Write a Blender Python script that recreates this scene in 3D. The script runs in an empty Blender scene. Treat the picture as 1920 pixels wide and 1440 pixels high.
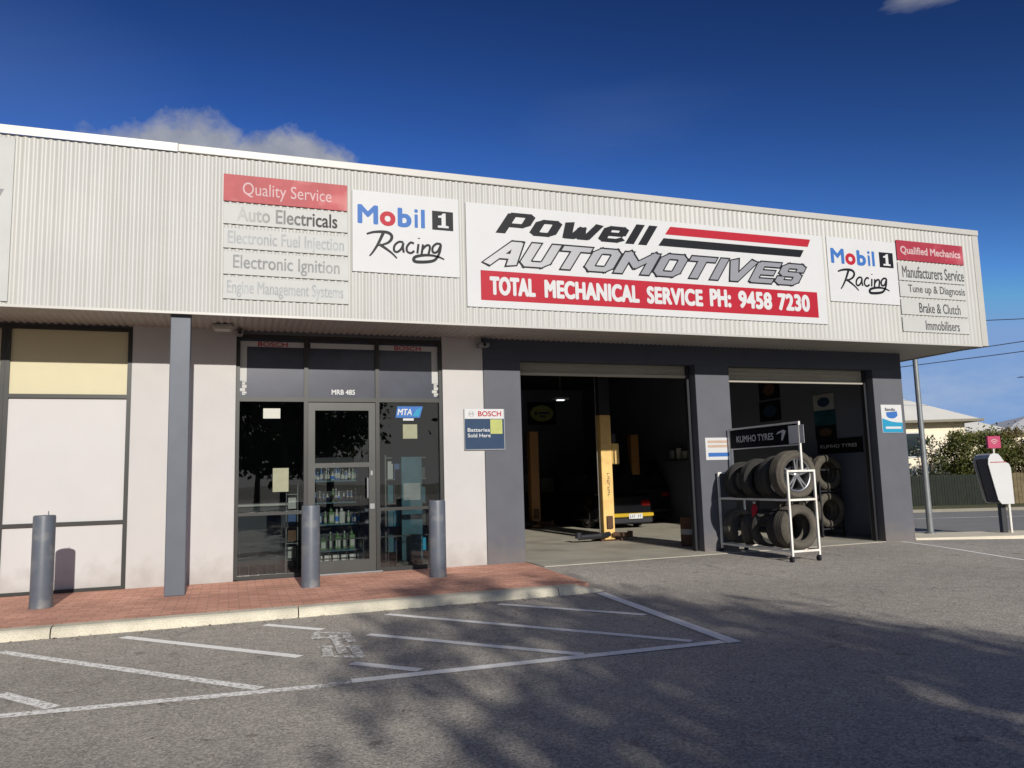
import bpy, math, random
from math import sin, cos, pi, radians, sqrt, atan2
from mathutils import Vector, Matrix
random.seed(11)
C = bpy.context.scene
COL = C.collection

# ------------------------------------------------------------------ camera
R_ = Vector((0.94038, -0.33714, -0.02797)); U_ = Vector((-0.01417, -0.12211, 0.99242)); F_ = Vector((0.33740, 0.93366, 0.12006))
F_ = F_.normalized(); R_ = (R_ - F_*R_.dot(F_)).normalized(); U_ = R_.cross(F_)
cam = bpy.data.objects.new('camera', bpy.data.cameras.new('camera')); COL.objects.link(cam)
cam.matrix_world = Matrix(((R_.x, U_.x, -F_.x, 0), (R_.y, U_.y, -F_.y, 0), (R_.z, U_.z, -F_.z, 1.45), (0, 0, 0, 1)))
cam.data.sensor_width = 36; cam.data.lens = 27.47; cam.data.clip_end = 2000; cam.data.clip_start = 0.05
C.camera = cam
C.view_settings.view_transform = 'Standard'; C.view_settings.look = 'None'
C.view_settings.exposure = 0.0; C.view_settings.gamma = 1.0
C.cycles.max_bounces = 8; C.cycles.transparent_max_bounces = 12

# ------------------------------------------------------------------ sun + sky
SUN_EL = radians(21.0)
sd = bpy.data.lights.new('sun', 'SUN'); sd.energy = 4.6; sd.angle = radians(0.55); sd.color = (1.0, 0.955, 0.88)
so = bpy.data.objects.new('sun', sd); COL.objects.link(so)
so.rotation_euler = Vector((0, cos(SUN_EL), -sin(SUN_EL))).to_track_quat('-Z', 'Y').to_euler()
W = bpy.data.worlds.new('World'); C.world = W; W.use_nodes = True
nt = W.node_tree; N = nt.nodes; L = nt.links; N.clear()
def wn(t, **kw):
    n = N.new(t)
    for k, v in kw.items(): setattr(n, k, v)
    return n
def wm(op, a, b=None, c=None, clamp=False):
    n = N.new('ShaderNodeMath'); n.operation = op; n.use_clamp = clamp
    for i, v in enumerate((a, b, c)):
        if v is None: continue
        if isinstance(v, (int, float)): n.inputs[i].default_value = v
        else: L.new(v, n.inputs[i])
    return n.outputs[0]
sky = wn('ShaderNodeTexSky', sky_type='NISHITA', sun_disc=False, sun_elevation=SUN_EL, sun_rotation=pi)
sky.air_density = 1.0; sky.dust_density = 0.25; sky.ozone_density = 4.0; sky.altitude = 200
gm = wn('ShaderNodeGamma'); gm.inputs[1].default_value = 2.75
sc_ = wn('ShaderNodeMix', data_type='RGBA', blend_type='MULTIPLY'); sc_.inputs[0].default_value = 1.0
L.new(sky.outputs[0], gm.inputs[0]); L.new(gm.outputs[0], sc_.inputs[6]); sc_.inputs[7].default_value = (0.205, 0.112, 0.068, 1)
cl_ = wn('ShaderNodeMix', data_type='RGBA', blend_type='DARKEN'); cl_.inputs[0].default_value = 1.0; cl_.inputs[7].default_value = (2.1, 3.55, 6.4, 1)
L.new(sc_.outputs[2], cl_.inputs[6])
tc = wn('ShaderNodeTexCoord'); sp = wn('ShaderNodeSeparateXYZ'); L.new(tc.outputs['Generated'], sp.inputs[0])
az = wm('ARCTAN2', sp.outputs[0], sp.outputs[1]); el = wm('ARCSINE', sp.outputs[2])
def cloud(az0, el0, a, b, scale, amp, soft, stretch=1.0):
    dx = wm('DIVIDE', wm('SUBTRACT', az, az0), a); dz = wm('DIVIDE', wm('SUBTRACT', el, el0), b)
    e = wm('SUBTRACT', 1.0, wm('SQRT', wm('ADD', wm('MULTIPLY', dx, dx), wm('MULTIPLY', dz, dz))))
    nz = wn('ShaderNodeTexNoise'); nz.inputs['Scale'].default_value = scale; nz.inputs['Detail'].default_value = 9; nz.inputs['Roughness'].default_value = 0.62
    mp = wn('ShaderNodeMapping'); mp.inputs['Scale'].default_value = (1, 1, stretch); L.new(tc.outputs['Generated'], mp.inputs[0]); L.new(mp.outputs[0], nz.inputs['Vector'])
    v = wm('ADD', e, wm('MULTIPLY', wm('SUBTRACT', nz.outputs[0], 0.5), amp))
    return wm('DIVIDE', v, soft, clamp=True)
m1 = cloud(radians(-2.6), radians(20.6), radians(8.0), radians(4.3), 17, 1.0, 0.28)
m1b = cloud(radians(3.4), radians(20.6), radians(6.2), radians(4.1), 21, 1.0, 0.26)
m2 = cloud(radians(50.5), radians(28.9), radians(3.4), radians(0.9), 16, 1.3, 0.9, 3)
m3 = cloud(radians(46.5), radians(4.6), radians(10), radians(2.2), 18, 2.0, 1.2, 3)
m4 = cloud(radians(-16), radians(25), radians(15), radians(7), 2.0, 0.5, 3.4, 2)
cm = wm('MAXIMUM', m1, m1b)
cn = wn('ShaderNodeTexNoise'); cn.inputs['Scale'].default_value = 20; cn.inputs['Detail'].default_value = 4; L.new(tc.outputs['Generated'], cn.inputs['Vector'])
rmp = wn('ShaderNodeValToRGB'); rmp.color_ramp.elements[0].position = 0.3; rmp.color_ramp.elements[0].color = (2.7, 2.9, 3.5, 1)
rmp.color_ramp.elements[1].position = 0.75; rmp.color_ramp.elements[1].color = (5.0, 5.0, 5.1, 1); L.new(cn.outputs[0], rmp.inputs[0])
def over(base, mask, col):
    n = wn('ShaderNodeMix', data_type='RGBA'); L.new(mask, n.inputs[0]); L.new(base, n.inputs[6])
    if isinstance(col, tuple): n.inputs[7].default_value = col
    else: L.new(col, n.inputs[7])
    return n.outputs[2]
m5 = cloud(radians(29), radians(25), radians(9), radians(3.0), 5, 1.4, 6.0, 5)
c_ = over(cl_.outputs[2], wm('MULTIPLY', m4, .55), (1.5, 2.3, 4.6, 1))
c_ = over(c_, wm('MULTIPLY', m5, .6), (1.7, 2.4, 4.4, 1))
sunside = wm('MULTIPLY', wm('DIVIDE', wm('SUBTRACT', wm('MULTIPLY', sp.outputs[1], -1.0), 0.45), 0.4, clamp=True), wm('DIVIDE', wm('SUBTRACT', 0.5, el), 0.3, clamp=True))
c_ = over(c_, sunside, (6.2, 6.3, 6.1, 1))      # whitish air low around the sun
c_ = over(c_, wm('MULTIPLY', m3, 0.45), (5, 5.6, 6.6, 1))
c_ = over(c_, wm('MULTIPLY', m2, 0.6), rmp.outputs[0])
c_ = over(c_, wm('MULTIPLY', cm, 0.9), rmp.outputs[0])
bg = wn('ShaderNodeBackground'); bg.inputs[1].default_value = 0.10; L.new(c_, bg.inputs[0])
wo = wn('ShaderNodeOutputWorld'); L.new(bg.outputs[0], wo.inputs[0])

# ------------------------------------------------------------------ materials
LOWS = ('sign_white', 'weathered_sign_white', 'sign_red', 'faded_red', 'sun_faded_crimson', 'sign_black', 'sign_blue', 'faded_pink_letter', 'faded_grey_letter', 'mid_grey_letter', 'dark_grey_letter', 'sign_navy', 'sign_cyan', 'lime_sticker', 'washed_orange')
ALB = dict(sign_white=.67, sign_black=.4, white_painted_steel=.9, hoist_yellow=1, pale_roof_tiles=1.3, grey_roof_sheets=1.1, cream_house_render=1.2, workshop_concrete=1.25, kerb_concrete=1.15, verge_concrete=1.5, street_asphalt=1.3, dusty_tyre_rubber=1.05, dry_grass_soil=1, tyre_rubber=1, bark=1)
def M(name, col, rough=0.6, metal=0.0, var=0.10, scale=2.5, bump=0.0, bscale=60, spec=0.4, fine=0.0, dirt=None, dirt_amt=0.0):
    m = bpy.data.materials.new(name); m.use_nodes = True; col = tuple(c*ALB.get(name, .62) for c in col)
    t = m.node_tree; n = t.nodes; l = t.links; b = n['Principled BSDF']
    b.inputs['Roughness'].default_value = rough; b.inputs['Metallic'].default_value = metal
    b.inputs['Specular IOR Level'].default_value = spec if name not in LOWS else .18
    if name in LOWS: b.inputs['Roughness'].default_value = max(rough, .5)
    co = n.new('ShaderNodeTexCoord')
    nz = n.new('ShaderNodeTexNoise'); nz.inputs['Scale'].default_value = scale; nz.inputs['Detail'].default_value = 6; nz.inputs['Roughness'].default_value = .6
    l.new(co.outputs['Object'], nz.inputs['Vector'])
    rp = n.new('ShaderNodeValToRGB'); rp.color_ramp.elements[0].position = .3; rp.color_ramp.elements[1].position = .7
    rp.color_ramp.elements[0].color = tuple(c*(1-var) for c in col) + (1,)
    rp.color_ramp.elements[1].color = tuple(min(1, c*(1+var)) for c in col) + (1,)
    l.new(nz.outputs[0], rp.inputs[0]); out = rp.outputs[0]
    if fine:
        fz = n.new('ShaderNodeTexNoise'); fz.inputs['Scale'].default_value = bscale*1.5; fz.inputs['Detail'].default_value = 2; l.new(co.outputs['Object'], fz.inputs['Vector'])
        fr = n.new('ShaderNodeValToRGB'); fr.color_ramp.elements[0].position = .35; fr.color_ramp.elements[1].position = .65
        fr.color_ramp.elements[0].color = (1-fine,)*3+(1,); fr.color_ramp.elements[1].color = (1+fine,)*3+(1,)
        l.new(fz.outputs[0], fr.inputs[0])
        mx = n.new('ShaderNodeMix'); mx.data_type = 'RGBA'; mx.blend_type = 'MULTIPLY'; mx.inputs[0].default_value = 1
        l.new(out, mx.inputs[6]); l.new(fr.outputs[0], mx.inputs[7]); out = mx.outputs[2]
    if dirt:
        dz = n.new('ShaderNodeTexNoise'); dz.inputs['Scale'].default_value = scale*.7; dz.inputs['Detail'].default_value = 8; l.new(co.outputs['Object'], dz.inputs['Vector'])
        dr = n.new('ShaderNodeValToRGB'); dr.color_ramp.elements[0].position = .52; dr.color_ramp.elements[1].position = .75
        dr.color_ramp.elements[0].color = (0, 0, 0, 1); dr.color_ramp.elements[1].color = (dirt_amt,)*3+(1,)
        l.new(dz.outputs[0], dr.inputs[0])
        mx = n.new('ShaderNodeMix'); mx.data_type = 'RGBA'; l.new(dr.outputs[0], mx.inputs[0]); l.new(out, mx.inputs[6]); mx.inputs[7].default_value = tuple(dirt)+(1,)
        out = mx.outputs[2]
    if name in ('white_render', 'grey_render', 'pale_panel'):
        sx_ = n.new('ShaderNodeSeparateXYZ'); gz = n.new('ShaderNodeNewGeometry'); l.new(gz.outputs['Position'], sx_.inputs[0])
        sn = n.new('ShaderNodeTexNoise'); sn.inputs['Scale'].default_value = 5; sn.inputs['Detail'].default_value = 7; l.new(co.outputs['Object'], sn.inputs['Vector'])
        ma = n.new('ShaderNodeMath'); ma.operation = 'MULTIPLY_ADD'; l.new(sn.outputs[0], ma.inputs[0]); ma.inputs[1].default_value = -.75; l.new(sx_.outputs[2], ma.inputs[2])
        sr = n.new('ShaderNodeMapRange'); l.new(ma.outputs[0], sr.inputs[0]); sr.inputs[1].default_value = -.30; sr.inputs[2].default_value = .12; sr.inputs[3].default_value = .38; sr.inputs[4].default_value = 0
        mx = n.new('ShaderNodeMix'); mx.data_type = 'RGBA'; l.new(sr.outputs[0], mx.inputs[0]); l.new(out, mx.inputs[6]); mx.inputs[7].default_value = (.20, .16, .125, 1); out = mx.outputs[2]
    if name == 'cream_steel':       # faint run-off streaks and sheet-to-sheet tone
        mpn = n.new('ShaderNodeMapping'); mpn.inputs['Scale'].default_value = (5, 1, .22); l.new(co.outputs['Object'], mpn.inputs[0])
        sn = n.new('ShaderNodeTexNoise'); sn.inputs['Scale'].default_value = 1.5; sn.inputs['Detail'].default_value = 6; l.new(mpn.outputs[0], sn.inputs['Vector'])
        sr = n.new('ShaderNodeValToRGB'); sr.color_ramp.elements[0].position = .35; sr.color_ramp.elements[1].position = .7; sr.color_ramp.elements[0].color = (1.03, 1.03, 1.03, 1); sr.color_ramp.elements[1].color = (.935, .93, .91, 1); l.new(sn.outputs[0], sr.inputs[0])
        mx = n.new('ShaderNodeMix'); mx.data_type = 'RGBA'; mx.blend_type = 'MULTIPLY'; mx.inputs[0].default_value = 1; l.new(out, mx.inputs[6]); l.new(sr.outputs[0], mx.inputs[7]); out = mx.outputs[2]
    l.new(out, b.inputs['Base Color'])
    if bump:
        bz = n.new('ShaderNodeTexNoise'); bz.inputs['Scale'].default_value = bscale; bz.inputs['Detail'].default_value = 4; l.new(co.outputs['Object'], bz.inputs['Vector'])
        bp = n.new('ShaderNodeBump'); bp.inputs['Strength'].default_value = bump; bp.inputs['Distance'].default_value = .02
        l.new(bz.outputs[0], bp.inputs['Height']); l.new(bp.outputs[0], b.inputs['Normal'])
    return m
def emit(name, col, s):
    m = bpy.data.materials.new(name); m.use_nodes = True; n = m.node_tree.nodes; b = n['Principled BSDF']
    b.inputs['Emission Color'].default_value = tuple(col)+(1,); b.inputs['Emission Strength'].default_value = s
    return m
def glass(name, tint=.72, refl=1.0):
    m = bpy.data.materials.new(name); m.use_nodes = True; t = m.node_tree; n = t.nodes; l = t.links; n.clear()
    tr = n.new('ShaderNodeBsdfTransparent'); tr.inputs[0].default_value = (tint*.93, tint, tint*.98, 1)
    gl = n.new('ShaderNodeBsdfGlossy'); gl.inputs['Roughness'].default_value = .01; gl.inputs[0].default_value = (refl, refl, refl, 1)
    fr = n.new('ShaderNodeFresnel'); fr.inputs[0].default_value = 1.55
    nz = n.new('ShaderNodeTexNoise'); nz.inputs['Scale'].default_value = 1.3; nz.inputs['Detail'].default_value = 1
    bp = n.new('ShaderNodeBump'); bp.inputs['Strength'].default_value = .03; bp.inputs['Distance'].default_value = .05
    co = n.new('ShaderNodeTexCoord'); l.new(co.outputs['Object'], nz.inputs['Vector']); l.new(nz.outputs[0], bp.inputs['Height']); l.new(bp.outputs[0], gl.inputs['Normal'])
    ml = n.new('ShaderNodeMath'); ml.operation = 'MULTIPLY'; ml.inputs[1].default_value = 1.7; l.new(fr.outputs[0], ml.inputs[0])
    mx = n.new('ShaderNodeMixShader'); l.new(ml.outputs[0], mx.inputs[0]); l.new(tr.outputs[0], mx.inputs[1]); l.new(gl.outputs[0], mx.inputs[2])
    o = n.new('ShaderNodeOutputMaterial'); l.new(mx.outputs[0], o.inputs[0])
    return m
def leafmat(name, c0, c1, scale=1.6):
    m = bpy.data.materials.new(name); m.use_nodes = True; t = m.node_tree; n = t.nodes; l = t.links; n.clear()
    co = n.new('ShaderNodeTexCoord'); nz = n.new('ShaderNodeTexNoise'); nz.inputs['Scale'].default_value = scale; nz.inputs['Detail'].default_value = 8; nz.inputs['Roughness'].default_value = .75
    l.new(co.outputs['Object'], nz.inputs['Vector'])
    rp = n.new('ShaderNodeValToRGB'); rp.color_ramp.elements[0].position = .32; rp.color_ramp.elements[1].position = .68
    rp.color_ramp.elements[0].color = c0+(1,); rp.color_ramp.elements[1].color = c1+(1,); l.new(nz.outputs[0], rp.inputs[0])
    d = n.new('ShaderNodeBsdfPrincipled'); d.inputs['Roughness'].default_value = .5; tl = n.new('ShaderNodeBsdfTranslucent')
    l.new(rp.outputs[0], d.inputs['Base Color']); l.new(rp.outputs[0], tl.inputs[0])
    mx = n.new('ShaderNodeMixShader'); mx.inputs[0].default_value = .3; l.new(d.outputs[0], mx.inputs[1]); l.new(tl.outputs[0], mx.inputs[2])
    o = n.new('ShaderNodeOutputMaterial'); l.new(mx.outputs[0], o.inputs[0])
    return m

MT = {}
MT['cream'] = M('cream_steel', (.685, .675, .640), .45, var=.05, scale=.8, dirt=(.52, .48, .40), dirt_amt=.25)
MT['cap_glare'] = M('glare_bright_capping', (.98, .94, .83), .4, var=.02)  # left capping run, its brighter reflection put into the colour
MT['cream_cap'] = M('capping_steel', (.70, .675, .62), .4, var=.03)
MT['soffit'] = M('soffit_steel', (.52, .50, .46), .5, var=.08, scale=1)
MT['white_wall'] = M('white_render', (.745, .722, .70), .75, var=.035, scale=1.6, bump=.15, bscale=90, dirt=(.60, .54, .49), dirt_amt=.25)
MT['panel_pale'] = M('pale_panel', (.745, .725, .708), .5, var=.03, scale=1.1)
MT['panel_cream'] = M('cream_panel', (.80, .72, .46), .5, var=.03)
MT['grey_wall'] = M('grey_render', (.155, .160, .185), .75, var=.08, scale=1.8, bump=.15, bscale=90)
MT['lintel'] = M('shade_darkened_lintel', (.085, .095, .13), .7, var=.08)  # the grey of the pillars, darkened to paint in the canopy's shade
MT['column'] = M('grey_column_paint', (.14, .16, .195), .5, var=.07, scale=4)
MT['bollard'] = M('grey_bollard_paint', (.15, .17, .205), .45, var=.10, scale=6, dirt=(.27, .25, .22), dirt_amt=.75)
MT['frame_dark'] = M('bronze_aluminium', (.05, .05, .047), .4, .3, var=.1)
MT['frame_grey'] = M('grey_aluminium', (.085, .085, .08), .4, .3, var=.1)
MT['film'] = M('window_film', (.060, .065, .098), .25, var=.22, scale=2.2, spec=.5)
MT['glass'] = glass('shop_glass')
MT['concrete'] = M('workshop_concrete', (.37, .345, .28), .65, var=.14, scale=1.3, bump=.2, fine=.08, dirt=(.10, .09, .07), dirt_amt=.5)
MT['kerb'] = M('kerb_concrete', (.50, .46, .36), .85, var=.12, scale=3, bump=.35, bscale=70, fine=.15, dirt=(.30, .28, .22), dirt_amt=.5)
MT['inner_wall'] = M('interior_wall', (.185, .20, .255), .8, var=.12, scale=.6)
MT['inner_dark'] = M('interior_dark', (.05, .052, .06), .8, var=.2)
MT['curtain'] = M('roller_curtain', (.56, .52, .44), .5, var=.05)
MT['white'] = M('sign_white', (.80, .80, .80), .4, var=.03, scale=1.5)
MT['white_old'] = M('weathered_sign_white', (.72, .72, .69), .5, var=.04, scale=2, dirt=(.55, .54, .50), dirt_amt=.2)
MT['white_metal'] = M('white_painted_steel', (.78, .76, .70), .4, var=.06, scale=5, dirt=(.40, .25, .14), dirt_amt=.35)
MT['red'] = M('sign_red', (.60, .022, .045), .4, var=.06)
MT['red_faded'] = M('faded_red', (.60, .115, .125), .4, var=.16, scale=2.5, dirt=(.72, .40, .36), dirt_amt=.55)
MT['red_faded2'] = M('sun_faded_crimson', (.50, .055, .085), .4, var=.14, scale=3, dirt=(.60, .22, .24), dirt_amt=.4)
MT['black'] = M('sign_black', (.018, .02, .028), .4, var=.1)
MT['silver'] = M('sign_silver', (.46, .46, .48), .4, var=.18, scale=.8)
MT['blue'] = M('sign_blue', (.065, .215, .62), .4, var=.05)
MT['letter_pink'] = M('faded_pink_letter', (.80, .55, .55), .5)
MT['letter_grey'] = M('faded_grey_letter', (.50, .52, .53), .5, var=.2, scale=5)
MT['letter_mid'] = M('mid_grey_letter', (.36, .37, .37), .5, var=.3, scale=3)
MT['letter_dark'] = M('dark_grey_letter', (.13, .13, .13), .5, var=.3, scale=4)
MT['navy'] = M('sign_navy', (.035, .075, .155), .4, var=.15)
MT['cyan'] = M('sign_cyan', (.04, .40, .66), .4, var=.06)
MT['lime'] = M('lime_sticker', (.62, .66, .22), .5, var=.1, scale=14)
MT['paper'] = M('paper', (.80, .79, .70), .7, var=.05)
MT['paper_y'] = M('yellowed_paper', (.42, .42, .28), .7, var=.1, scale=9)
MT['orange_txt'] = M('washed_orange', (.72, .52, .40), .5)
MT['yellow'] = M('hoist_yellow', (.70, .46, .16), .5, var=.12, scale=4, dirt=(.25, .13, .05), dirt_amt=.55)
MT['yellow_bright'] = M('bumper_yellow', (.75, .50, .03), .35, var=.05)
MT['rubber'] = M('tyre_rubber', (.030, .028, .025), .75, var=.25, scale=6, bump=.3, bscale=45, dirt=(.06, .053, .042), dirt_amt=.6)
MT['rubber_dusty'] = M('dusty_tyre_rubber', (.080, .070, .055), .85, var=.25, scale=7, bump=.3, bscale=45, dirt=(.14, .12, .09), dirt_amt=.6)
MT['alloy'] = M('alloy_wheel', (.62, .62, .63), .28, .8, var=.1)
MT['dark_steel'] = M('dark_steel', (.04, .042, .05), .5, .3)
MT['galv'] = M('galvanised_steel', (.33, .35, .36), .5, .4, var=.18, scale=3)
MT['car_black'] = M('black_car_paint', (.010, .011, .014), .2, spec=.5)
MT['car_glass'] = M('car_glass', (.01, .012, .015), .05, spec=.6)
MT['lamp_red'] = M('red_lens', (.25, .01, .01), .2)
MT['lamp_clear'] = M('clear_lens', (.5, .5, .5), .15)
MT['brown'] = M('rusty_iron', (.13, .065, .035), .8, var=.3, scale=12)
MT['teal'] = M('teal_poster', (.02, .10, .14), .4, var=.5, scale=3)
MT['bottle_g'] = M('green_jug', (.10, .20, .07), .35)
MT['bottle_b'] = M('blue_bottle', (.03, .09, .25), .35)
MT['bottle_k'] = M('dark_bottle', (.05, .06, .06), .3)
MT['bottle_w'] = M('pale_bottle', (.45, .45, .42), .4)
MT['magenta'] = M('magenta_panel', (.62, .03, .14), .4, var=.08)
MT['roof'] = M('pale_roof_tiles', (.58, .56, .51), .7, var=.06, scale=.6)
MT['roof_grey'] = M('grey_roof_sheets', (.52, .52, .52), .6, var=.06, scale=.6)
MT['house_wall'] = M('cream_house_render', (.66, .58, .44), .8, var=.06, scale=.6)
MT['gutter'] = M('gutter_paint', (.30, .27, .20), .6)
MT['pane_dark'] = M('house_window_glass', (.03, .045, .055), .1, spec=.6)
MT['fence'] = M('weathered_palings', (.22, .17, .09), .85, var=.3, scale=4)
MT['bark'] = M('bark', (.14, .10, .07), .9, var=.3, scale=8, bump=.4, bscale=20)
MT['grass'] = M('dry_grass_soil', (.10, .10, .045), .95, var=.35, scale=.6, fine=.3, bscale=15)
MT['verge'] = M('verge_concrete', (.48, .43, .33), .9, var=.12, scale=1.5, fine=.1)
MT['road'] = M('street_asphalt', (.20, .195, .185), .9, var=.1, scale=.8, fine=.15)
MT['hood_shade_sign_black'] = M('hood_shade_sign_black', (.004, .005, .010), .7, spec=.1)  # near-black for the hood's painted inner shade and the rack's black sign panel
MT['leaf'] = leafmat('leaf_green', (.04, .055, .010), (.19, .20, .045))
MT['leaf_dark'] = leafmat('leaf_dark', (.015, .025, .008), (.06, .085, .022))
MT['leaf_red'] = leafmat('leaf_bronze', (.06, .055, .015), (.20, .15, .05))
MT['petal'] = M('pale_blossom', (.75, .70, .62), .7)

def asphalt_mat():
    m = bpy.data.materials.new('old_asphalt'); m.use_nodes = True; t = m.node_tree; n = t.nodes; l = t.links; b = n['Principled BSDF']
    b.inputs['Roughness'].default_value = .9; b.inputs['Specular IOR Level'].default_value = .25
    co = n.new('ShaderNodeTexCoord')
    def noise(s, d=4, r=.6):
        z = n.new('ShaderNodeTexNoise'); z.inputs['Scale'].default_value = s; z.inputs['Detail'].default_value = d; z.inputs['Roughness'].default_value = r
        l.new(co.outputs['Object'], z.inputs['Vector']); return z.outputs[0]
    def ramp(v, a, ca, b_, cb):
        r = n.new('ShaderNodeValToRGB'); r.color_ramp.elements[0].position = a; r.color_ramp.elements[1].position = b_
        r.color_ramp.elements[0].color = ca+(1,); r.color_ramp.elements[1].color = cb+(1,); l.new(v, r.inputs[0]); return r.outputs[0]
    def mul(a, c):
        x = n.new('ShaderNodeMix'); x.data_type = 'RGBA'; x.blend_type = 'MULTIPLY'; x.inputs[0].default_value = 1; l.new(a, x.inputs[6]); l.new(c, x.inputs[7]); return x.outputs[2]
    base = ramp(noise(.45, 6), .3, (.350, .323, .285), .7, (.455, .420, .367))
    vo = n.new('ShaderNodeTexVoronoi'); vo.inputs['Scale'].default_value = 95; l.new(co.outputs['Object'], vo.inputs['Vector'])
    sp_ = n.new('ShaderNodeSeparateColor'); l.new(vo.outputs['Color'], sp_.inputs[0])
    stones = ramp(sp_.outputs[0], .05, (.66, .66, .66), .95, (1.36, 1.35, 1.32))
    fine = ramp(noise(34, 3), .32, (.78, .78, .78), .68, (1.22, 1.22, 1.22))
    med = ramp(noise(6, 5, .7), .3, (.86, .86, .87), .7, (1.12, 1.11, 1.10))
    stain = ramp(noise(.9, 8, .7), .60, (1, 1, 1), .78, (.62, .61, .61))
    dn = n.new('ShaderNodeTexNoise'); dn.inputs['Scale'].default_value = 1.6; dn.inputs['Detail'].default_value = 5; l.new(co.outputs['Object'], dn.inputs['Vector'])
    ad = n.new('ShaderNodeMix'); ad.data_type = 'RGBA'; ad.blend_type = 'ADD'; ad.inputs[0].default_value = .9; l.new(co.outputs['Object'], ad.inputs[6]); l.new(dn.outputs['Color'], ad.inputs[7])
    ck = n.new('ShaderNodeTexVoronoi'); ck.feature = 'DISTANCE_TO_EDGE'; ck.inputs['Scale'].default_value = .23; l.new(ad.outputs[2], ck.inputs['Vector'])
    crack = ramp(ck.outputs['Distance'], .001, (.74, .73, .72), .005, (1, 1, 1))
    wide = ramp(noise(.16, 3), .35, (.90, .90, .91), .65, (1.08, 1.075, 1.06))
    drip = ramp(noise(3.1, 2, .4), .70, (1, 1, 1), .735, (.66, .65, .65))
    out = mul(mul(mul(mul(mul(mul(mul(base, stones), fine), med), stain), crack), wide), drip)
    l.new(out, b.inputs['Base Color'])
    bp = n.new('ShaderNodeBump'); bp.inputs['Strength'].default_value = .28; bp.inputs['Distance'].default_value = .012
    l.new(vo.outputs['Distance'], bp.inputs['Height']); l.new(bp.outputs[0], b.inputs['Normal'])
    return m
MT['asphalt'] = asphalt_mat()
def brick_mat():
    m = bpy.data.materials.new('red_brick_paving'); m.use_nodes = True; t = m.node_tree; n = t.nodes; l = t.links; b = n['Principled BSDF']
    b.inputs['Roughness'].default_value = .85; co = n.new('ShaderNodeTexCoord')
    br = n.new('ShaderNodeTexBrick'); br.offset = .5
    br.inputs['Scale'].default_value = 1; br.inputs['Brick Width'].default_value = .23; br.inputs['Row Height'].default_value = .115
    br.inputs['Mortar Size'].default_value = .005; br.inputs['Mortar Smooth'].default_value = .3; br.inputs['Bias'].default_value = 0
    br.inputs['Color1'].default_value = (.54, .265, .185, 1); br.inputs['Color2'].default_value = (.70, .37, .265, 1); br.inputs['Mortar'].default_value = (.30, .17, .125, 1)
    l.new(co.outputs['Object'], br.inputs['Vector'])
    nz = n.new('ShaderNodeTexNoise'); nz.inputs['Scale'].default_value = 1.1; nz.inputs['Detail'].default_value = 7; l.new(co.outputs['Object'], nz.inputs['Vector'])
    rp = n.new('ShaderNodeValToRGB'); rp.color_ramp.elements[0].position = .3; rp.color_ramp.elements[1].position = .72
    rp.color_ramp.elements[0].color = (.80, .78, .76, 1); rp.color_ramp.elements[1].color = (1.18, 1.16, 1.14, 1); l.new(nz.outputs[0], rp.inputs[0])
    n2 = n.new('ShaderNodeTexNoise'); n2.inputs['Scale'].default_value = 60; n2.inputs['Detail'].default_value = 3; l.new(co.outputs['Object'], n2.inputs['Vector'])
    r2 = n.new('ShaderNodeValToRGB'); r2.color_ramp.elements[0].position = .3; r2.color_ramp.elements[1].position = .7
    r2.color_ramp.elements[0].color = (.85, .85, .85, 1); r2.color_ramp.elements[1].color = (1.15, 1.15, 1.15, 1); l.new(n2.outputs[0], r2.inputs[0])
    cur = br.outputs['Color']
    for q in (rp, r2):
        x = n.new('ShaderNodeMix'); x.data_type = 'RGBA'; x.blend_type = 'MULTIPLY'; x.inputs[0].default_value = 1
        l.new(cur, x.inputs[6]); l.new(q.outputs[0], x.inputs[7]); cur = x.outputs[2]
    l.new(cur, b.inputs['Base Color'])
    bp = n.new('ShaderNodeBump'); bp.inputs['Strength'].default_value = .4; bp.inputs['Distance'].default_value = .005; bp.invert = True
    l.new(br.outputs['Fac'], bp.inputs['Height']); l.new(bp.outputs[0], b.inputs['Normal'])
    return m
MT['brick'] = brick_mat()
def worn_paint(name, thr):
    m = bpy.data.materials.new(name); m.use_nodes = True; t = m.node_tree; n = t.nodes; l = t.links; b = n['Principled BSDF']
    b.inputs['Roughness'].default_value = .8; co = n.new('ShaderNodeTexCoord')
    nz = n.new('ShaderNodeTexNoise'); nz.inputs['Scale'].default_value = 26; nz.inputs['Detail'].default_value = 9; nz.inputs['Roughness'].default_value = .75; l.new(co.outputs['Object'], nz.inputs['Vector'])
    rp = n.new('ShaderNodeValToRGB'); rp.color_ramp.elements[0].position = thr-.07; rp.color_ramp.elements[1].position = thr+.07
    rp.color_ramp.elements[0].color = (.34, .315, .28, 1); rp.color_ramp.elements[1].color = (1.0, .98, .92, 1); l.new(nz.outputs[0], rp.inputs[0])
    l.new(rp.outputs[0], b.inputs['Base Color']); return m
MT['paint'] = worn_paint('worn_line_paint', .36); MT['paint_old'] = worn_paint('faded_line_paint', .46); MT['paint_ghost'] = worn_paint('ghost_line_paint', .525)
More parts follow.
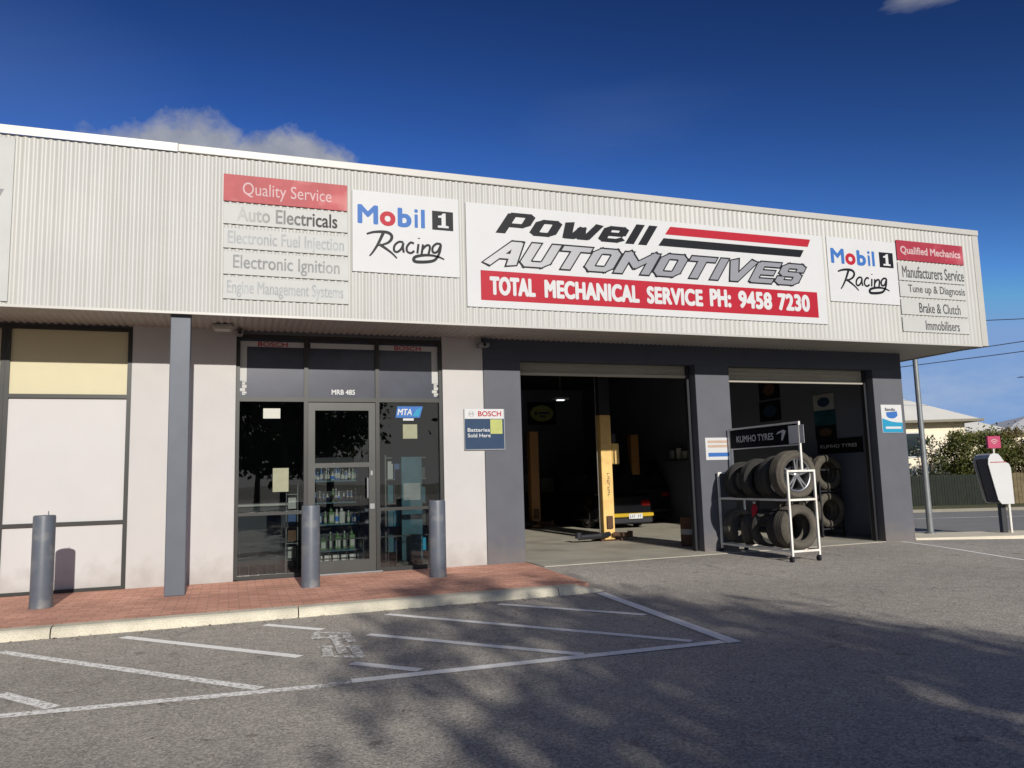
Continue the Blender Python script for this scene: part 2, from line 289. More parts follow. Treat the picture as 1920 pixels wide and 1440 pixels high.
def glare_letter_mat():      # vinyl letters, sun glare painted in as a paler left end
    m = bpy.data.materials.new('vinyl_glare_from_left'); m.use_nodes = True; t = m.node_tree; n = t.nodes; l = t.links; b = n['Principled BSDF']
    co = n.new('ShaderNodeTexCoord'); s = n.new('ShaderNodeSeparateXYZ'); l.new(co.outputs['Generated'], s.inputs[0])
    rp = n.new('ShaderNodeValToRGB'); rp.color_ramp.elements[0].position = 0; rp.color_ramp.elements[1].position = .8
    rp.color_ramp.elements[0].color = (.42, .42, .41, 1); rp.color_ramp.elements[1].color = (.05, .05, .05, 1)
    l.new(s.outputs[0], rp.inputs[0]); l.new(rp.outputs[0], b.inputs['Base Color']); b.inputs['Roughness'].default_value = .6; b.inputs['Specular IOR Level'].default_value = .15
    return m
MT['letter_glare'] = glare_letter_mat()
def silver_fade():
    m = bpy.data.materials.new('printed_silver_gradient'); m.use_nodes = True; t = m.node_tree; n = t.nodes; l = t.links; b = n['Principled BSDF']
    co = n.new('ShaderNodeTexCoord'); s = n.new('ShaderNodeSeparateXYZ'); l.new(co.outputs['Generated'], s.inputs[0])
    rp = n.new('ShaderNodeValToRGB'); rp.color_ramp.elements[0].position = 0.02; rp.color_ramp.elements[1].position = .5
    rp.color_ramp.elements[0].color = (.50, .50, .50, 1); rp.color_ramp.elements[1].color = (.235, .24, .265, 1)
    l.new(s.outputs[0], rp.inputs[0]); l.new(rp.outputs[0], b.inputs['Base Color']); b.inputs['Roughness'].default_value = .6; b.inputs['Specular IOR Level'].default_value = .15
    return m
MT['silver'] = silver_fade()

# ------------------------------------------------------------------ object helpers
WL = {}
def tag(o, label=None, cat=None, group=None, kind=None):
    if label: o['label'] = label
    if cat: o['category'] = cat
    if group: o['group'] = group
    if kind: o['kind'] = kind
    return o
def thing(name, label, cat, loc=(0, 0, 0), rz=0.0, group=None):
    o = bpy.data.objects.new(name, None); COL.objects.link(o); o.location = loc; o.rotation_euler = (0, 0, rz)
    o.empty_display_size = .2
    WL[o.name] = Vector((0, 0, 0)) if rz else Vector(loc)
    return tag(o, label, cat, group)
class MB:
    def __init__(s): s.v = []; s.f = []
    def add(s, vs, fs):
        k = len(s.v); s.v += [tuple(v) for v in vs]; s.f += [tuple(i+k for i in f) for f in fs]; return s
    def box(s, x0, x1, y0, y1, z0, z1, bev=0.0):
        if bev <= 0:
            return s.add([(x0, y0, z0), (x1, y0, z0), (x1, y1, z0), (x0, y1, z0), (x0, y0, z1), (x1, y0, z1), (x1, y1, z1), (x0, y1, z1)],
                         [(3, 2, 1, 0), (4, 5, 6, 7), (0, 1, 5, 4), (1, 2, 6, 5), (2, 3, 7, 6), (3, 0, 4, 7)])
        b = bev; pts = []
        for z, i in ((z0, b), (z0+b, 0), (z1-b, 0), (z1, b)):
            X0, X1, Y0, Y1 = x0+i, x1-i, y0+i, y1-i
            pts += [(X0+b, Y0, z), (X1-b, Y0, z), (X1, Y0+b, z), (X1, Y1-b, z), (X1-b, Y1, z), (X0+b, Y1, z), (X0, Y1-b, z), (X0, Y0+b, z)]
        fs = [tuple(range(7, -1, -1)), tuple(range(24, 32))]
        for r in range(3):
            for i in range(8):
                j = (i+1) % 8; fs.append((r*8+i, r*8+j, r*8+8+j, r*8+8+i))
        return s.add(pts, fs)
    def tube(s, pts, r, n=8, cap=True):
        pts = [Vector(p) for p in pts]; rs = r if isinstance(r, (list, tuple)) else [r]*len(pts)
        vs = []; fs = []
        for i, p in enumerate(pts):
            d = (pts[min(i+1, len(pts)-1)]-pts[max(i-1, 0)]).normalized()
            a = d.orthogonal().normalized() if i == 0 else (pa - d*pa.dot(d)).normalized()
            pa = a; b = d.cross(a)
            vs += [p+(a*cos(2*pi*k/n)+b*sin(2*pi*k/n))*rs[i] for k in range(n)]
        for i in range(len(pts)-1):
            for k in range(n):
                j = (k+1) % n; fs.append((i*n+k, i*n+j, i*n+n+j, i*n+n+k))
        if cap: fs.append(tuple(range(n-1, -1, -1))); fs.append(tuple(range((len(pts)-1)*n, len(pts)*n)))
        return s.add(vs, fs)
    def lathe(s, prof, axis='Z', c=(0, 0, 0), n=24, closed=False):   # prof: (radius, height)
        vs = []; fs = []; c = Vector(c)
        for (r, h) in prof:
            for k in range(n):
                a = 2*pi*k/n; x, y = r*cos(a), r*sin(a)
                q = (x, y, h) if axis == 'Z' else ((x, h, y) if axis == 'Y' else (h, x, y))
                vs.append(c+Vector(q))
        m = len(prof)
        for i in range(m if closed else m-1):
            i2 = (i+1) % m
            for k in range(n):
                j = (k+1) % n; fs.append((i*n+k, i*n+j, i2*n+j, i2*n+k))
        return s.add(vs, fs)
    def quad(s, a, b, c, d): return s.add([a, b, c, d], [(0, 1, 2, 3)])
    def prism(s, poly, fn0, fn1):       # poly 2-D outline -> two rings
        n = len(poly)
        return s.add([fn0(*p) for p in poly]+[fn1(*p) for p in poly], [tuple(range(n)), tuple(range(2*n-1, n-1, -1))]+[((i+1) % n, i, n+i, n+(i+1) % n) for i in range(n)])
    def build(s, name, mat, parent=None, loc=None, smooth=False, kind=None):
        off = WL.get(parent.name, Vector((0, 0, 0))) if parent else Vector(loc or (0, 0, 0))
        me = bpy.data.meshes.new(name); me.from_pydata([tuple(Vector(v)-off) for v in s.v], [], s.f); me.update()
        import bmesh
        bm = bmesh.new(); bm.from_mesh(me); bmesh.ops.recalc_face_normals(bm, faces=bm.faces); bm.to_mesh(me); bm.free()
        o = bpy.data.objects.new(name, me); COL.objects.link(o); me.materials.append(mat)
        if parent: o.parent = parent
        elif loc: o.location = loc
        WL[o.name] = off
        if smooth:
            for p in me.polygons: p.use_smooth = True
            try: me.set_sharp_from_angle(angle=radians(35))
            except Exception: pass
        if kind: o['kind'] = kind
        return o
def kids(o): return [c for c in o.children]
def copy_tree(o, parent=None):
    c = o.copy(); COL.objects.link(c)
    if parent: c.parent = parent
    for k in kids(o): copy_tree(k, c)
    return c
FRONT = lambda x, y, z: (x, -z, y)          # a face looking towards -Y
LEFTF = lambda x, y, z: (-z, -x, y)         # a face looking towards -X
def text(s, box, depth_at, mat, parent, bold=0.0, shear=0.0, name='lettering', facing='F', thick=.0015, spacing=1.0, bx_=1.0):
    """letters fitted to box (u0,u1,w0,w1): u to the reader's right, w up; depth_at = the plane they stand on"""
    cu = bpy.data.curves.new('t', 'FONT'); cu.body = s; cu.shear = shear; cu.resolution_u = 4; cu.space_character = spacing
    ob = bpy.data.objects.new('t', cu); COL.objects.link(ob)
    dg = bpy.context.evaluated_depsgraph_get(); me = bpy.data.meshes.new_from_object(ob.evaluated_get(dg)); bpy.data.objects.remove(ob); bpy.data.curves.remove(cu)
    xs = [v.co.x for v in me.vertices]; ys = [v.co.y for v in me.vertices]
    a0, a1, b0, b1 = min(xs), max(xs), min(ys), max(ys); u0, u1, w0, w1 = box
    d = bold*(w1-w0); bx = d*bx_; m = MB(); nc = 8 if bold else 1
    u0 += bx; u1 -= bx; w0 += d; w1 -= d
    for c in range(nc):
        ou, ow = (bx*cos(c*pi/4+pi/8)/cos(pi/8), d*sin(c*pi/4+pi/8)/cos(pi/8)) if bold else (0, 0)
        vs = []; dp = depth_at-thick-c*.00012
        for v in me.vertices:
            u = u0+(v.co.x-a0)/(a1-a0)*(u1-u0)+ou; w = w0+(v.co.y-b0)/(b1-b0)*(w1-w0)+ow
            vs.append((u, dp, w) if facing == 'F' else (dp, -u, w))
        m.add(vs, [tuple(p.vertices) for p in me.polygons])
    bpy.data.meshes.remove(me)
    return m.build(name, mat, parent)

# ================================================================== SETTING
def zf(x): return max(.03, min(.105, .105-.0091*(x-4.5)))
def sst(t): t = max(0, min(1, t)); return t*t*(3-2*t)
def za(x, y):
    if x <= 4.38: return 0.0
    k = sst((y-8.7)/2.5)*(zf(x)-.008)
    if x > 12.72: k *= 1-sst((x-12.72)/2.5)
    return k
O2 = Vector((12.72, 12.07)); UU = Vector((.9287, -.3708)); VV = Vector((.3708, .9287)); RZ = atan2(-.3708, .9287); GZ = -.35
def st(u, v, z=GZ): p = O2+UU*u+VV*v; return (p.x, p.y, z)

g = MB(); g.quad((-900, -900, -.6), (900, -900, -.6), (900, 900, -.6), (-900, 900, -.6)); g.build('ground', MT['grass'], kind='structure')
xs = [-60, -30, -15] + [-8+.5*i for i in range(24)] + [4.0, 4.37, 4.39, 4.6] + [5+.4*i for i in range(20)] + [12.72, 13.2, 13.8, 14.5, 15.3, 17, 20, 30, 60]
ys = [-60, -30, -15, -8, -4, 0, 3] + [4+.5*i for i in range(8)] + [8+.25*i for i in range(14)] + [11.5, 11.8, 12.09, 12.4]
g = MB(); vs = []
for x in xs:
    ym = 12.4 if x <= 12.72 else 12.07-(x-12.72)*.3993+.08
    for y in ys:
        yy = y if y < 0 else y*ym/12.4
        if ym < 0 and y >= 0: yy = -.01*(12.4-y)+ym*.0 - 0.0
        vs.append((x, yy, za(x, yy)))
n_ = len(ys); g.add(vs, [(i*n_+j, (i+1)*n_+j, (i+1)*n_+j+1, i*n_+j+1) for i in range(len(xs)-1) for j in range(n_-1)])
g.build('asphalt_ground', MT['asphalt'], kind='structure')
# brick paving and kerb
g = MB(); g.box(-14, 4.33, 9.32, 12.3, -.02, .1); g.add([(4.33, 9.32, .1), (4.33, 12.085, .1), (4.53, 12.085, .1), (4.33, 9.32, -.02), (4.33, 12.085, -.02), (4.53, 12.085, -.02)], [(0, 2, 1), (0, 3, 5, 2)])
g.build('pavement', MT['brick'], kind='structure')
def kerb_piece(m, x0, x1, yo0=0, yo1=0, drop=0):
    prof = [(9.10, -.03), (9.115, .062), (9.135, .085), (9.165, .1), (9.32, .103), (9.32, -.03)]
    n = len(prof)
    vs = [(x0, y+yo0, z) for y, z in prof]+[(x1, y+yo1, z if z < 0 else z-drop*(z/.103)) for y, z in prof]
    m.add(vs, [(i, (i+1) % n, n+(i+1) % n, n+i) for i in range(n)]+[tuple(range(n)), tuple(range(2*n-1, n-1, -1))])
g = MB(); js = [-14, -11.8, -9.3, -6.8, -4.2, -1.667, .725, 3.83]
for a, b in zip(js[:-1], js[1:]): kerb_piece(g, a+.006, b-.006)
kerb_piece(g, 3.836, 4.1); kerb_piece(g, 4.1, 4.45, 0, .03, .085)
g.build('kerb', MT['kerb'], kind='structure')
# workshop floor slab, with its apron in front of the doors
g = MB(); vs = []
cols = [4.53, 5.5, 6.5, 7.5, 8.5, 9.5, 10.5, 11.7, 12.6]
for x in cols:
    yf = 11.3+(x-4.53)*.105
    for y, z in ((yf, zf(x)-.12), (yf, zf(x)), (27, zf(x))): vs.append((x, y, z))
g.add(vs, [(i*3+j, i*3+3+j, i*3+4+j, i*3+1+j) for i in range(len(cols)-1) for j in (0, 1)])
g.build('workshop_floor', MT['concrete'], kind='structure')
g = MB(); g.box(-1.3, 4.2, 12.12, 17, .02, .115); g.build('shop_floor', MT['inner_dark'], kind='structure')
# street side: verge, road, far verge
g = MB()
rows = [(-.02, -.1), (0, .02), (.05, .06), (.22, .06), (1.2, -.06), (2.4, -.22), (3.6, GZ), (6.35, GZ), (6.4, GZ-.1)]
uu_ = [-14, -6, 0.02, 2, 4, 8, 14, 60]
vs = [st(u, v, z) for u in uu_ for v, z in rows]; k = len(rows)
g.add(vs, [(i*k+j, i*k+k+j, i*k+k+j+1, i*k+j+1) for i in range(len(uu_)-1) for j in range(k-1) if not uu_[i+1] <= 0.02])
vs = [st(u, v, GZ) for u in (-6, .02) for v in (4.5, 6.35)]; g.add(vs, [(0, 1, 3, 2)])
g.build('verge', MT['verge'], kind='structure')
g = MB(); g.add([st(u, v, GZ-.06) for u in (-40, 80) for v in (6.3, 17.4)], [(0, 2, 3, 1)]); g.build('road', MT['road'], kind='structure')
g = MB(); g.add([st(u, v, GZ-.05) for u in (-40, 80) for v in (13.1, 13.3)], [(0, 2, 3, 1)]); g.build('road_line', MT['paint_old'], kind='structure')
g = MB(); vs = [st(u, v, z) for u in (-40, 80) for v, z in ((17.2, GZ-.1), (17.25, GZ+.06), (17.5, GZ+.06), (17.6, GZ+.06))]; g.add(vs, [(j, j+4, j+5, j+1) for j in range(3)]); g.build('far_kerb', MT['gutter'], kind='structure')
g = MB(); g.add([st(u, v, GZ+.05) for u in (-40, 80) for v in (17.55, 70)], [(0, 2, 3, 1)]); g.build('far_verge', MT['grass'], kind='structure')
# painted lines
def line(m, p, q, w=.1, up=.004):
    p = Vector(p); q = Vector(q); d = (q-p); n = max(1, int(d.length/.3)); s = Vector((-d.y, d.x)).normalized()*w/2
    ring = []
    for i in range(n+1):
        c = p+d*i/n
        ring += [(c+s).to_tuple(), (c-s).to_tuple()]
    m.add([(x, y, za(x, y)+up) for x, y in ring], [(2*i, 2*i+1, 2*i+3, 2*i+2) for i in range(n)])
g = MB()
line(g, (-.98, 8.81), (.574, 7.066)); line(g, (.363, 8.816), (.89, 8.24)); line(g, (1.265, 7.77), (2.74, 6.06)); line(g, (1.645, 8.83), (3.80, 6.10))
line(g, (2.963, 8.87), (4.09, 7.43)); line(g, (.948, 6.62), (1.40, 6.14)); line(g, (4.355, 9.03), (4.085, 5.87), .13, .008); line(g, (.86, 6.03), (4.02, 5.95), .12, .006)
line(g, (12.25, 11.95), (11.42, 8.9), .07); line(g, (11.42, 8.9), (10.5, 5.4), .07)
g.build('parking_line', MT['paint'], kind='structure')
g = MB()
line(g, (-1.967, 8.573), (.22, 6.12)); line(g, (-1.551, 6.817), (-1.10, 6.23)); line(g, (-8, 6.7), (.60, 5.985), .11, .006)
line(g, (-4.6, 8.6), (-2.7, 6.35)); line(g, (-3.4, 8.7), (-2.0, 6.9))
g.build('faded_parking_line', MT['paint_old'], kind='structure')
g = MB(); up_ = .004; line(g, (.60, 5.985), (.86, 6.03), .10)
for (a, b) in (((.80, 8.12), (1.12, 7.90)), ((.74, 7.86), (1.10, 7.66)), ((.76, 7.40), (1.12, 7.22)), ((.74, 6.98), (1.08, 6.80)), ((.80, 8.05), (.78, 7.75)), ((1.07, 7.85), (1.07, 7.45)), ((.82, 7.30), (.80, 6.95)), ((.95, 7.9), (.93, 7.0)), ((1.05, 7.2), (1.04, 6.85))): up_ += .0006; line(g, a, b, .085, up_)
g.build('ghost_stencil', MT['paint_ghost'], kind='structure')

g = MB(); rl = random.Random(77)
for i in range(260):
    if i < 170: x = rl.uniform(-3, 4.3); y = 9.1-abs(rl.gauss(0, .10))-.01
    else: x = rl.uniform(-2, 11); y = rl.uniform(4.2, 11)
    z = za(x, y)+.006; a = rl.uniform(0, 2*pi); r = rl.uniform(.008, .022)
    g.add([(x+r*cos(a), y+r*sin(a), z), (x-r*.4*sin(a), y+r*.4*cos(a), z+.006), (x-r*cos(a), y-r*sin(a), z+.002), (x+r*.4*sin(a), y-r*.4*cos(a), z+.004)], [(0, 1, 2, 3)])
tag(g.build('leaf_litter', MT['brown'], kind='stuff'), 'tiny dry leaves scattered on the asphalt and along the kerb', 'leaf litter')
# ================================================================== BUILDING
WY = 12.09; FY = 10.85; S_ = FY/10.7
def fX(x): return x*S_
def fZ(z): return 1.45+(z-1.45)*S_
B = thing('workshop_building', 'low commercial building with corrugated cream fascia, white and grey walls and two open workshop bays', 'building', (0, WY, 0))
XL = -12.0; XR = 13.66; ZB = 3.72; ZT = fZ(5.94)
def corrug(x0, x1, z0, z1, y, amp=.0068, pitch=.0935, per=8):
    m = MB(); n = int((x1-x0)/pitch*per); vs = []
    for i in range(n+1):
        x = x0+(x1-x0)*i/n; a = sin(2*pi*(x-x0)/pitch); a = math.copysign(abs(a)**.75, a)
        vs += [(x, y+amp*a, z0), (x, y+amp*a, z1)]
    m.add(vs, [(2*i, 2*i+2, 2*i+3, 2*i+1) for i in range(n)]); return m
corrug(XL, XR-.1, ZB, fZ(5.84), FY).build('fascia', MT['cream'], B, smooth=True)
m = MB()
n = int((26-FY)/.0935*6); vs = []
for i in range(n+1):
    y = FY+.1+(26-FY)*i/n; vs += [(XR-.009+.009*sin(2*pi*i/6), y, ZB), (XR-.009+.009*sin(2*pi*i/6), y, fZ(5.84))]
m.add(vs, [(2*i, 2*i+2, 2*i+3, 2*i+1) for i in range(n)]); m.build('side_fascia', MT['cream'], B, smooth=True)
m = MB(); m.box(-.72, XR+.012, FY-.03, FY+.25, fZ(5.835), ZT, .006); m.box(XR-.25, XR+.011, FY+.26, 26, fZ(5.835), ZT-.002, .006); m.build('capping', MT['cream_cap'], B)
m = MB(); m.add([(XL, FY-.034, fZ(5.832)), (-.725, FY-.034, fZ(5.832)), (-.725, FY-.030, ZT+.003), (XL, FY-.030, ZT+.003), (XL, FY+.25, ZT+.03), (-.725, FY+.25, ZT+.03)], [(0, 1, 2, 3), (3, 2, 5, 4)]); m.build('capping', MT['cap_glare'], B)
m = MB(); m.box(XR-.15, XR+.004, FY-.016, FY+.12, ZB-.003, fZ(5.83), .004); m.box(XL, XR-.152, FY-.013, FY+.03, ZB-.02, ZB+.012); m.build('corner_trim', MT['cream_cap'], B)
# soffit, corrugated along Y
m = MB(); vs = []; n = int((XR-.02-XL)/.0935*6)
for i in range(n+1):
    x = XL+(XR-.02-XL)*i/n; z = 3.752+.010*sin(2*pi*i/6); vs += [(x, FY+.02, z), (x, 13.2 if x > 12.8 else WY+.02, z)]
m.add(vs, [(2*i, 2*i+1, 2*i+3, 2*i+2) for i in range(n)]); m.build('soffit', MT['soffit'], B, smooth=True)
m = MB(); m.box(XR-.9, XR-.05, 13.2, 26, 3.74, 3.79); m.box(12.76, 13.3, 12.7, 12.9, 3.60, 3.74); m.build('side_soffit', MT['soffit'], B)
m = MB(); m.box(XL, XR-.06, FY+.26, 26.5, 5.55, 5.6); m.build('roof', MT['cream_cap'], B)
m = MB(); m.box(XL, XR-.06, FY+.06, FY+.25, 3.80, 5.54); m.build('parapet_backing', MT['cream'], B)
# white walls
for a, b in ((-1.335, .055), (3.185, 3.868), (XL, -7.1), (-4.55, -4.1)):
    MB().box(a, b, WY, WY+.24, .08, 3.95, .004).build('wall', MT['white_wall'], B)
m = MB(); m.box(-7.1, -4.55, WY+.02, WY+.24, 3.72, 3.95); m.box(-4.1, -1.335, WY+.02, WY+.24, 3.72, 3.95); m.box(.055, 3.185, WY+.02, WY+.24, 3.70, 3.95); m.build('head_wall', MT['grey_wall'], B)
# grey pillars and lintels
for (a, b) in ((3.872, 4.517), (7.895, 8.615), (11.99, 12.735)):
    m = MB(); m.box(a, b, WY-.012, WY+.36, 0, 3.24, .006); p = m.build('pillar', MT['grey_wall'], B)
m = MB(); m.box(3.872, 12.735, WY-.012, WY+.36, 3.405, 3.95); 
for (a, b) in ((3.872, 4.517), (7.895, 8.615), (11.99, 12.735)): m.box(a, b, WY-.012, WY+.36, 3.242, 3.403)  # pillar heads above the canopy's shadow line share the shade-darkened grey
m.build('lintel', MT['lintel'], B)
# shell behind
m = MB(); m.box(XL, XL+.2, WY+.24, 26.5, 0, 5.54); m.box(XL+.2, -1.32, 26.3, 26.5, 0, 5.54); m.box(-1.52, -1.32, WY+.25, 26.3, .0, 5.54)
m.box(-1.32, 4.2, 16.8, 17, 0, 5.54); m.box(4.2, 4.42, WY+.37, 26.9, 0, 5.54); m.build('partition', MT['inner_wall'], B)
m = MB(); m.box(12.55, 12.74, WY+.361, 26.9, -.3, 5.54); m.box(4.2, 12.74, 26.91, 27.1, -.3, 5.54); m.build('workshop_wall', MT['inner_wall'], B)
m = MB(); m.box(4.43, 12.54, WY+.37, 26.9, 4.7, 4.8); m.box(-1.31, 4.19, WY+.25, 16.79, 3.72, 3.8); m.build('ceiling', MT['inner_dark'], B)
# square canopy column
m = MB(); m.box(-.765, -.52, 10.93, 11.16, .1, 3.755, .008); m.build('column', MT['column'], B)
# blocked windows of the left-hand unit
def blocked(x0, x1):
    m = MB()
    for a, b in ((x0, x0+.055), (x1-.055, x1)): m.box(a, b, WY-.004, WY+.1, .1, 3.72)
    for z0, z1 in ((.1, .145), (.985, 1.035), (2.715, 2.77), (3.665, 3.72)): m.box(x0+.055, x1-.055, WY-.004, WY+.1, z0, z1)
    f = m.build('blocked_window', MT['frame_dark'], B)
    for z0, z1, mm in ((.145, .985, 'panel_pale'), (1.035, 2.715, 'panel_pale'), (2.77, 3.665, 'panel_cream')):
        MB().box(x0+.055, x1-.055, WY+.03, WY+.06, z0, z1).build('panel', MT[mm], f)
blocked(-2.88, -1.335); 
m = MB(); blocked(-4.1, -2.882); blocked(-7.1, -4.55)
# roller doors
for (x0, x1, zc) in ((4.519, 7.893, 3.185), (8.617, 11.988, 3.125)):
    m = MB(); vs = []; nz_ = 40
    for i in range(nz_+1):
        z = zc+.05+(3.45-zc-.05)*i/nz_; y = WY+.20+.006*sin(i*1.9); vs += [(x0+.05, y, z), (x1-.08, y, z)]
    m.add(vs, [(2*i, 2*i+1, 2*i+3, 2*i+2) for i in range(nz_)])
    d = m.build('roller_door', MT['curtain'], B, smooth=True)
    MB().box(x0+.05, x1-.08, WY+.17, WY+.23, zc, zc+.05, .006).build('bottom_bar', MT['curtain'], d)
    for a in (x0+.002, x1-.075): MB().box(a, a+.045, WY+.16, WY+.25, zf(a), 3.40).build('guide', MT['dark_steel'], d)
# shopfront glazing
SX = (.06, 3.18); MX = (1.06, 2.14)
m = MB(); y0, y1 = WY+.03, WY+.13
m.box(SX[0], SX[0]+.05, y0, y1, .1, 3.70); m.box(SX[1]-.05, SX[1], y0, y1, .1, 3.70)
for x in MX: m.box(x-.03, x+.03, y0, y1, .1, 3.70)
for a, b in ((SX[0]+.05, MX[0]-.03), (MX[0]+.03, MX[1]-.03), (MX[1]+.03, SX[1]-.05)):
    m.box(a, b, y0+.002, y1, 3.64, 3.70); m.box(a, b, y0+.002, y1, 2.69, 2.755)
for a, b in ((SX[0]+.05, MX[0]-.03), (MX[1]+.03, SX[1]-.05)): m.box(a, b, y0+.003, y1, 1.015, 1.06); m.box(a, b, y0+.003, y1, .1, .16)
SF = m.build('shopfront', MT['frame_dark'], B)
for a, b in ((SX[0]+.05, MX[0]-.03), (MX[0]+.03, MX[1]-.03), (MX[1]+.03, SX[1]-.05)):
    MB().box(a, b, WY+.075, WY+.085, 2.755, 3.64).build('film_pane', MT['film'], SF)
for a, b in ((SX[0]+.05, MX[0]-.03), (MX[1]+.03, SX[1]-.05)):
    for z0, z1 in ((.16, 1.015), (1.06, 2.69)): MB().quad((a, WY+.08, z0), (b, WY+.08, z0), (b, WY+.08, z1), (a, WY+.08, z1)).build('pane', MT['glass'], SF)
m = MB(); a, b = MX[0]+.034, MX[1]-.034
m.box(a, a+.10, WY+.045, WY+.10, .125, 2.68); m.box(b-.10, b, WY+.045, WY+.10, .125, 2.68)
for z0, z1 in ((.125, .30), (1.69, 1.76), (2.56, 2.68)): m.box(a+.10, b-.10, WY+.046, WY+.099, z0, z1)
DR = m.build('door', MT['frame_grey'], B)
for z0, z1 in ((.30, 1.69), (1.76, 2.56)): MB().quad((a+.1, WY+.08, z0), (b-.1, WY+.08, z0), (b-.1, WY+.08, z1), (a+.1, WY+.08, z1)).build('pane', MT['glass'], DR)
m = MB(); m.tube([(b-.13, WY+.04, 1.22), (b-.13, WY-.02, 1.22), (b-.13, WY-.02, 1.52), (b-.13, WY+.04, 1.52)], .014); m.build('handle', MT['alloy'], DR)
MB().box(b-.09, b-.02, WY+.03, WY+.044, 1.05, 1.13).build('lock', MT['galv'], DR); MB().box(b-.08, b-.045, WY+.03, WY+.044, 1.56, 1.63).build('lock', MT['galv'], DR)
MB().box(1.0, 2.2, WY+.0, WY+.13, .102, .122).build('door_sill', MT['galv'], SF)
m = MB()
for k in range(24):
    x = .14+k*.128
    if abs(x-MX[0]) > .05 and abs(x-MX[1]) > .05: m.box(x-.005, x+.005, WY+.16, WY+.17, .13, .62)
m.box(.12, 3.1, WY+.171, WY+.178, .60, .62); m.build('grille', MT['frame_dark'], SF)

# ================================================================== SIGNS ON THE FASCIA
YS = FY-.021            # sign faces
K = YS/10.7
def X(x): return x*K
def Z(z): return 1.45+(z-1.45)*K
def board(name, label, box, mat, group=None, y=YS, thick=.010, cat='sign'):
    x0, x1, z0, z1 = box
    t = thing(name, label, cat, (X((x0+x1)/2), y, Z(z0)), 0, group)
    MB().box(X(x0), X(x1), y, y+thick, Z(z0), Z(z1), .003).build('panel', mat, t); return t
def ftext(t, s, x0, x1, z0, z1, mat, **kw):
    y = kw.pop('y', YS); return text(s, (X(x0), X(x1), Z(z0), Z(z1)), y, mat, t, **kw)
GL = 'service boards stacked at the left of the fascia'
t = board('sign_board', 'faded red service board with pale lettering, topmost of the left stack', (-.143, 1.486, 5.23, 5.605), MT['red_faded'], GL)
ftext(t, 'Quality Service', .10, 1.27, 5.28, 5.51, MT['letter_pink'])
t = board('sign_board', 'white service board with dark letters, glare painted paler at their left end', (-.14, 1.492, 4.918, 5.195), MT['white_old'], GL)
ftext(t, 'Auto Electricals', .03, 1.35, 4.965, 5.165, MT['letter_glare'], bold=.02)
t = board('sign_board', 'white service board with faint grey letters between two darker lettered boards', (-.135, 1.496, 4.587, 4.862), MT['white_old'], GL)
ftext(t, 'Electronic Fuel Injection', -.08, 1.44, 4.595, 4.825, MT['letter_grey'], bold=.012)
t = board('sign_board', 'white service board with mid grey letters, second from the bottom of the left stack', (-.13, 1.502, 4.232, 4.542), MT['white_old'], GL)
ftext(t, 'Electronic Ignition', -.01, 1.38, 4.26, 4.50, MT['letter_mid'], bold=.012)
t = board('sign_board', 'white service board with very faint narrow letters, lowest of the left stack', (-.128, 1.504, 3.90, 4.197), MT['white_old'], GL)
ftext(t, 'Engine Management Systems', -.08, 1.43, 3.925, 4.15, MT['letter_grey'], bold=.01)
GR = 'service boards stacked at the right end of the fascia'
t = board('sign_board', 'crimson service board near the right end of the fascia', (11.435, 13.065, 5.232, 5.606), MT['red_faded2'], GR)
ftext(t, 'Qualified Mechanics', 11.52, 12.99, 5.33, 5.50, MT['letter_pink'], bold=.03)
for (z0, z1, s, a, b, lab) in ((4.85, 5.19, 'Manufacturers Service', 11.52, 13.03, 'white board with narrow dark letters just under the crimson board'),
                            (4.545, 4.83, 'Tune up & Diagnosis', 11.63, 13.02, 'white board lettered with an ampersand, third of the right stack'),
                            (4.215, 4.50, 'Brake & Clutch', 11.85, 12.86, 'white board with short dark lettering above the lowest board at right'),
                            (3.898, 4.17, 'Immobilisers', 11.97, 12.80, 'white board with one dark word, lowest of the right stack')):
    t = board('sign_board', lab, (11.43, 13.045, z0, z1), MT['white_old'], GR)
    h = z1-z0; ftext(t, s, a, b, z0+h*.16, z1-h*.18, MT['letter_dark'], bold=.012)
RAC = {'swash': [(.129, .464), (.188, .492), (.261, .505), (.321, .501), (.354, .474), (.357, .429), (.326, .378), (.266, .343), (.22, .331)],
'stem': [(.281, .493), (.233, .354), (.187, .252), (.154, .197)], 'leg': [(.247, .346), (.306, .299), (.365, .242), (.405, .189)],
'a': [(.467, .392), (.427, .397), (.386, .351), (.379, .288), (.406, .268), (.446, .313), (.467, .387)], 'a2': [(.467, .387), (.461, .332), (.469, .266)],
'c': [(.565, .387), (.535, .399), (.5, .345), (.5, .287), (.534, .267), (.568, .298)], 'i': [(.608, .388), (.596, .268)], 'dot': [(.613, .465), (.613, .454)],
'n1': [(.651, .387), (.636, .264)], 'n2': [(.642, .319), (.678, .372), (.708, .38), (.715, .344), (.7, .26)],
'g1': [(.824, .404), (.782, .409), (.743, .36), (.746, .297), (.788, .31), (.821, .395)],
'g2': [(.824, .404), (.809, .303), (.766, .208), (.696, .174), (.587, .164), (.56, .189), (.581, .227), (.656, .252), (.739, .256), (.808, .239), (.852, .216)]}
def spline(p, n=5):
    o = []
    for i in range(len(p)-1):
        p0, p1, p2, p3 = p[max(i-1, 0)], p[i], p[i+1], p[min(i+2, len(p)-1)]
        for k in range(n):
            t = k/n; o.append(tuple(.5*(2*p1[a]+(p2[a]-p0[a])*t+(2*p0[a]-5*p1[a]+4*p2[a]-p3[a])*t*t+(3*p1[a]-p0[a]-3*p2[a]+p3[a])*t**3) for a in (0, 1)))
    return o+[p[-1]]
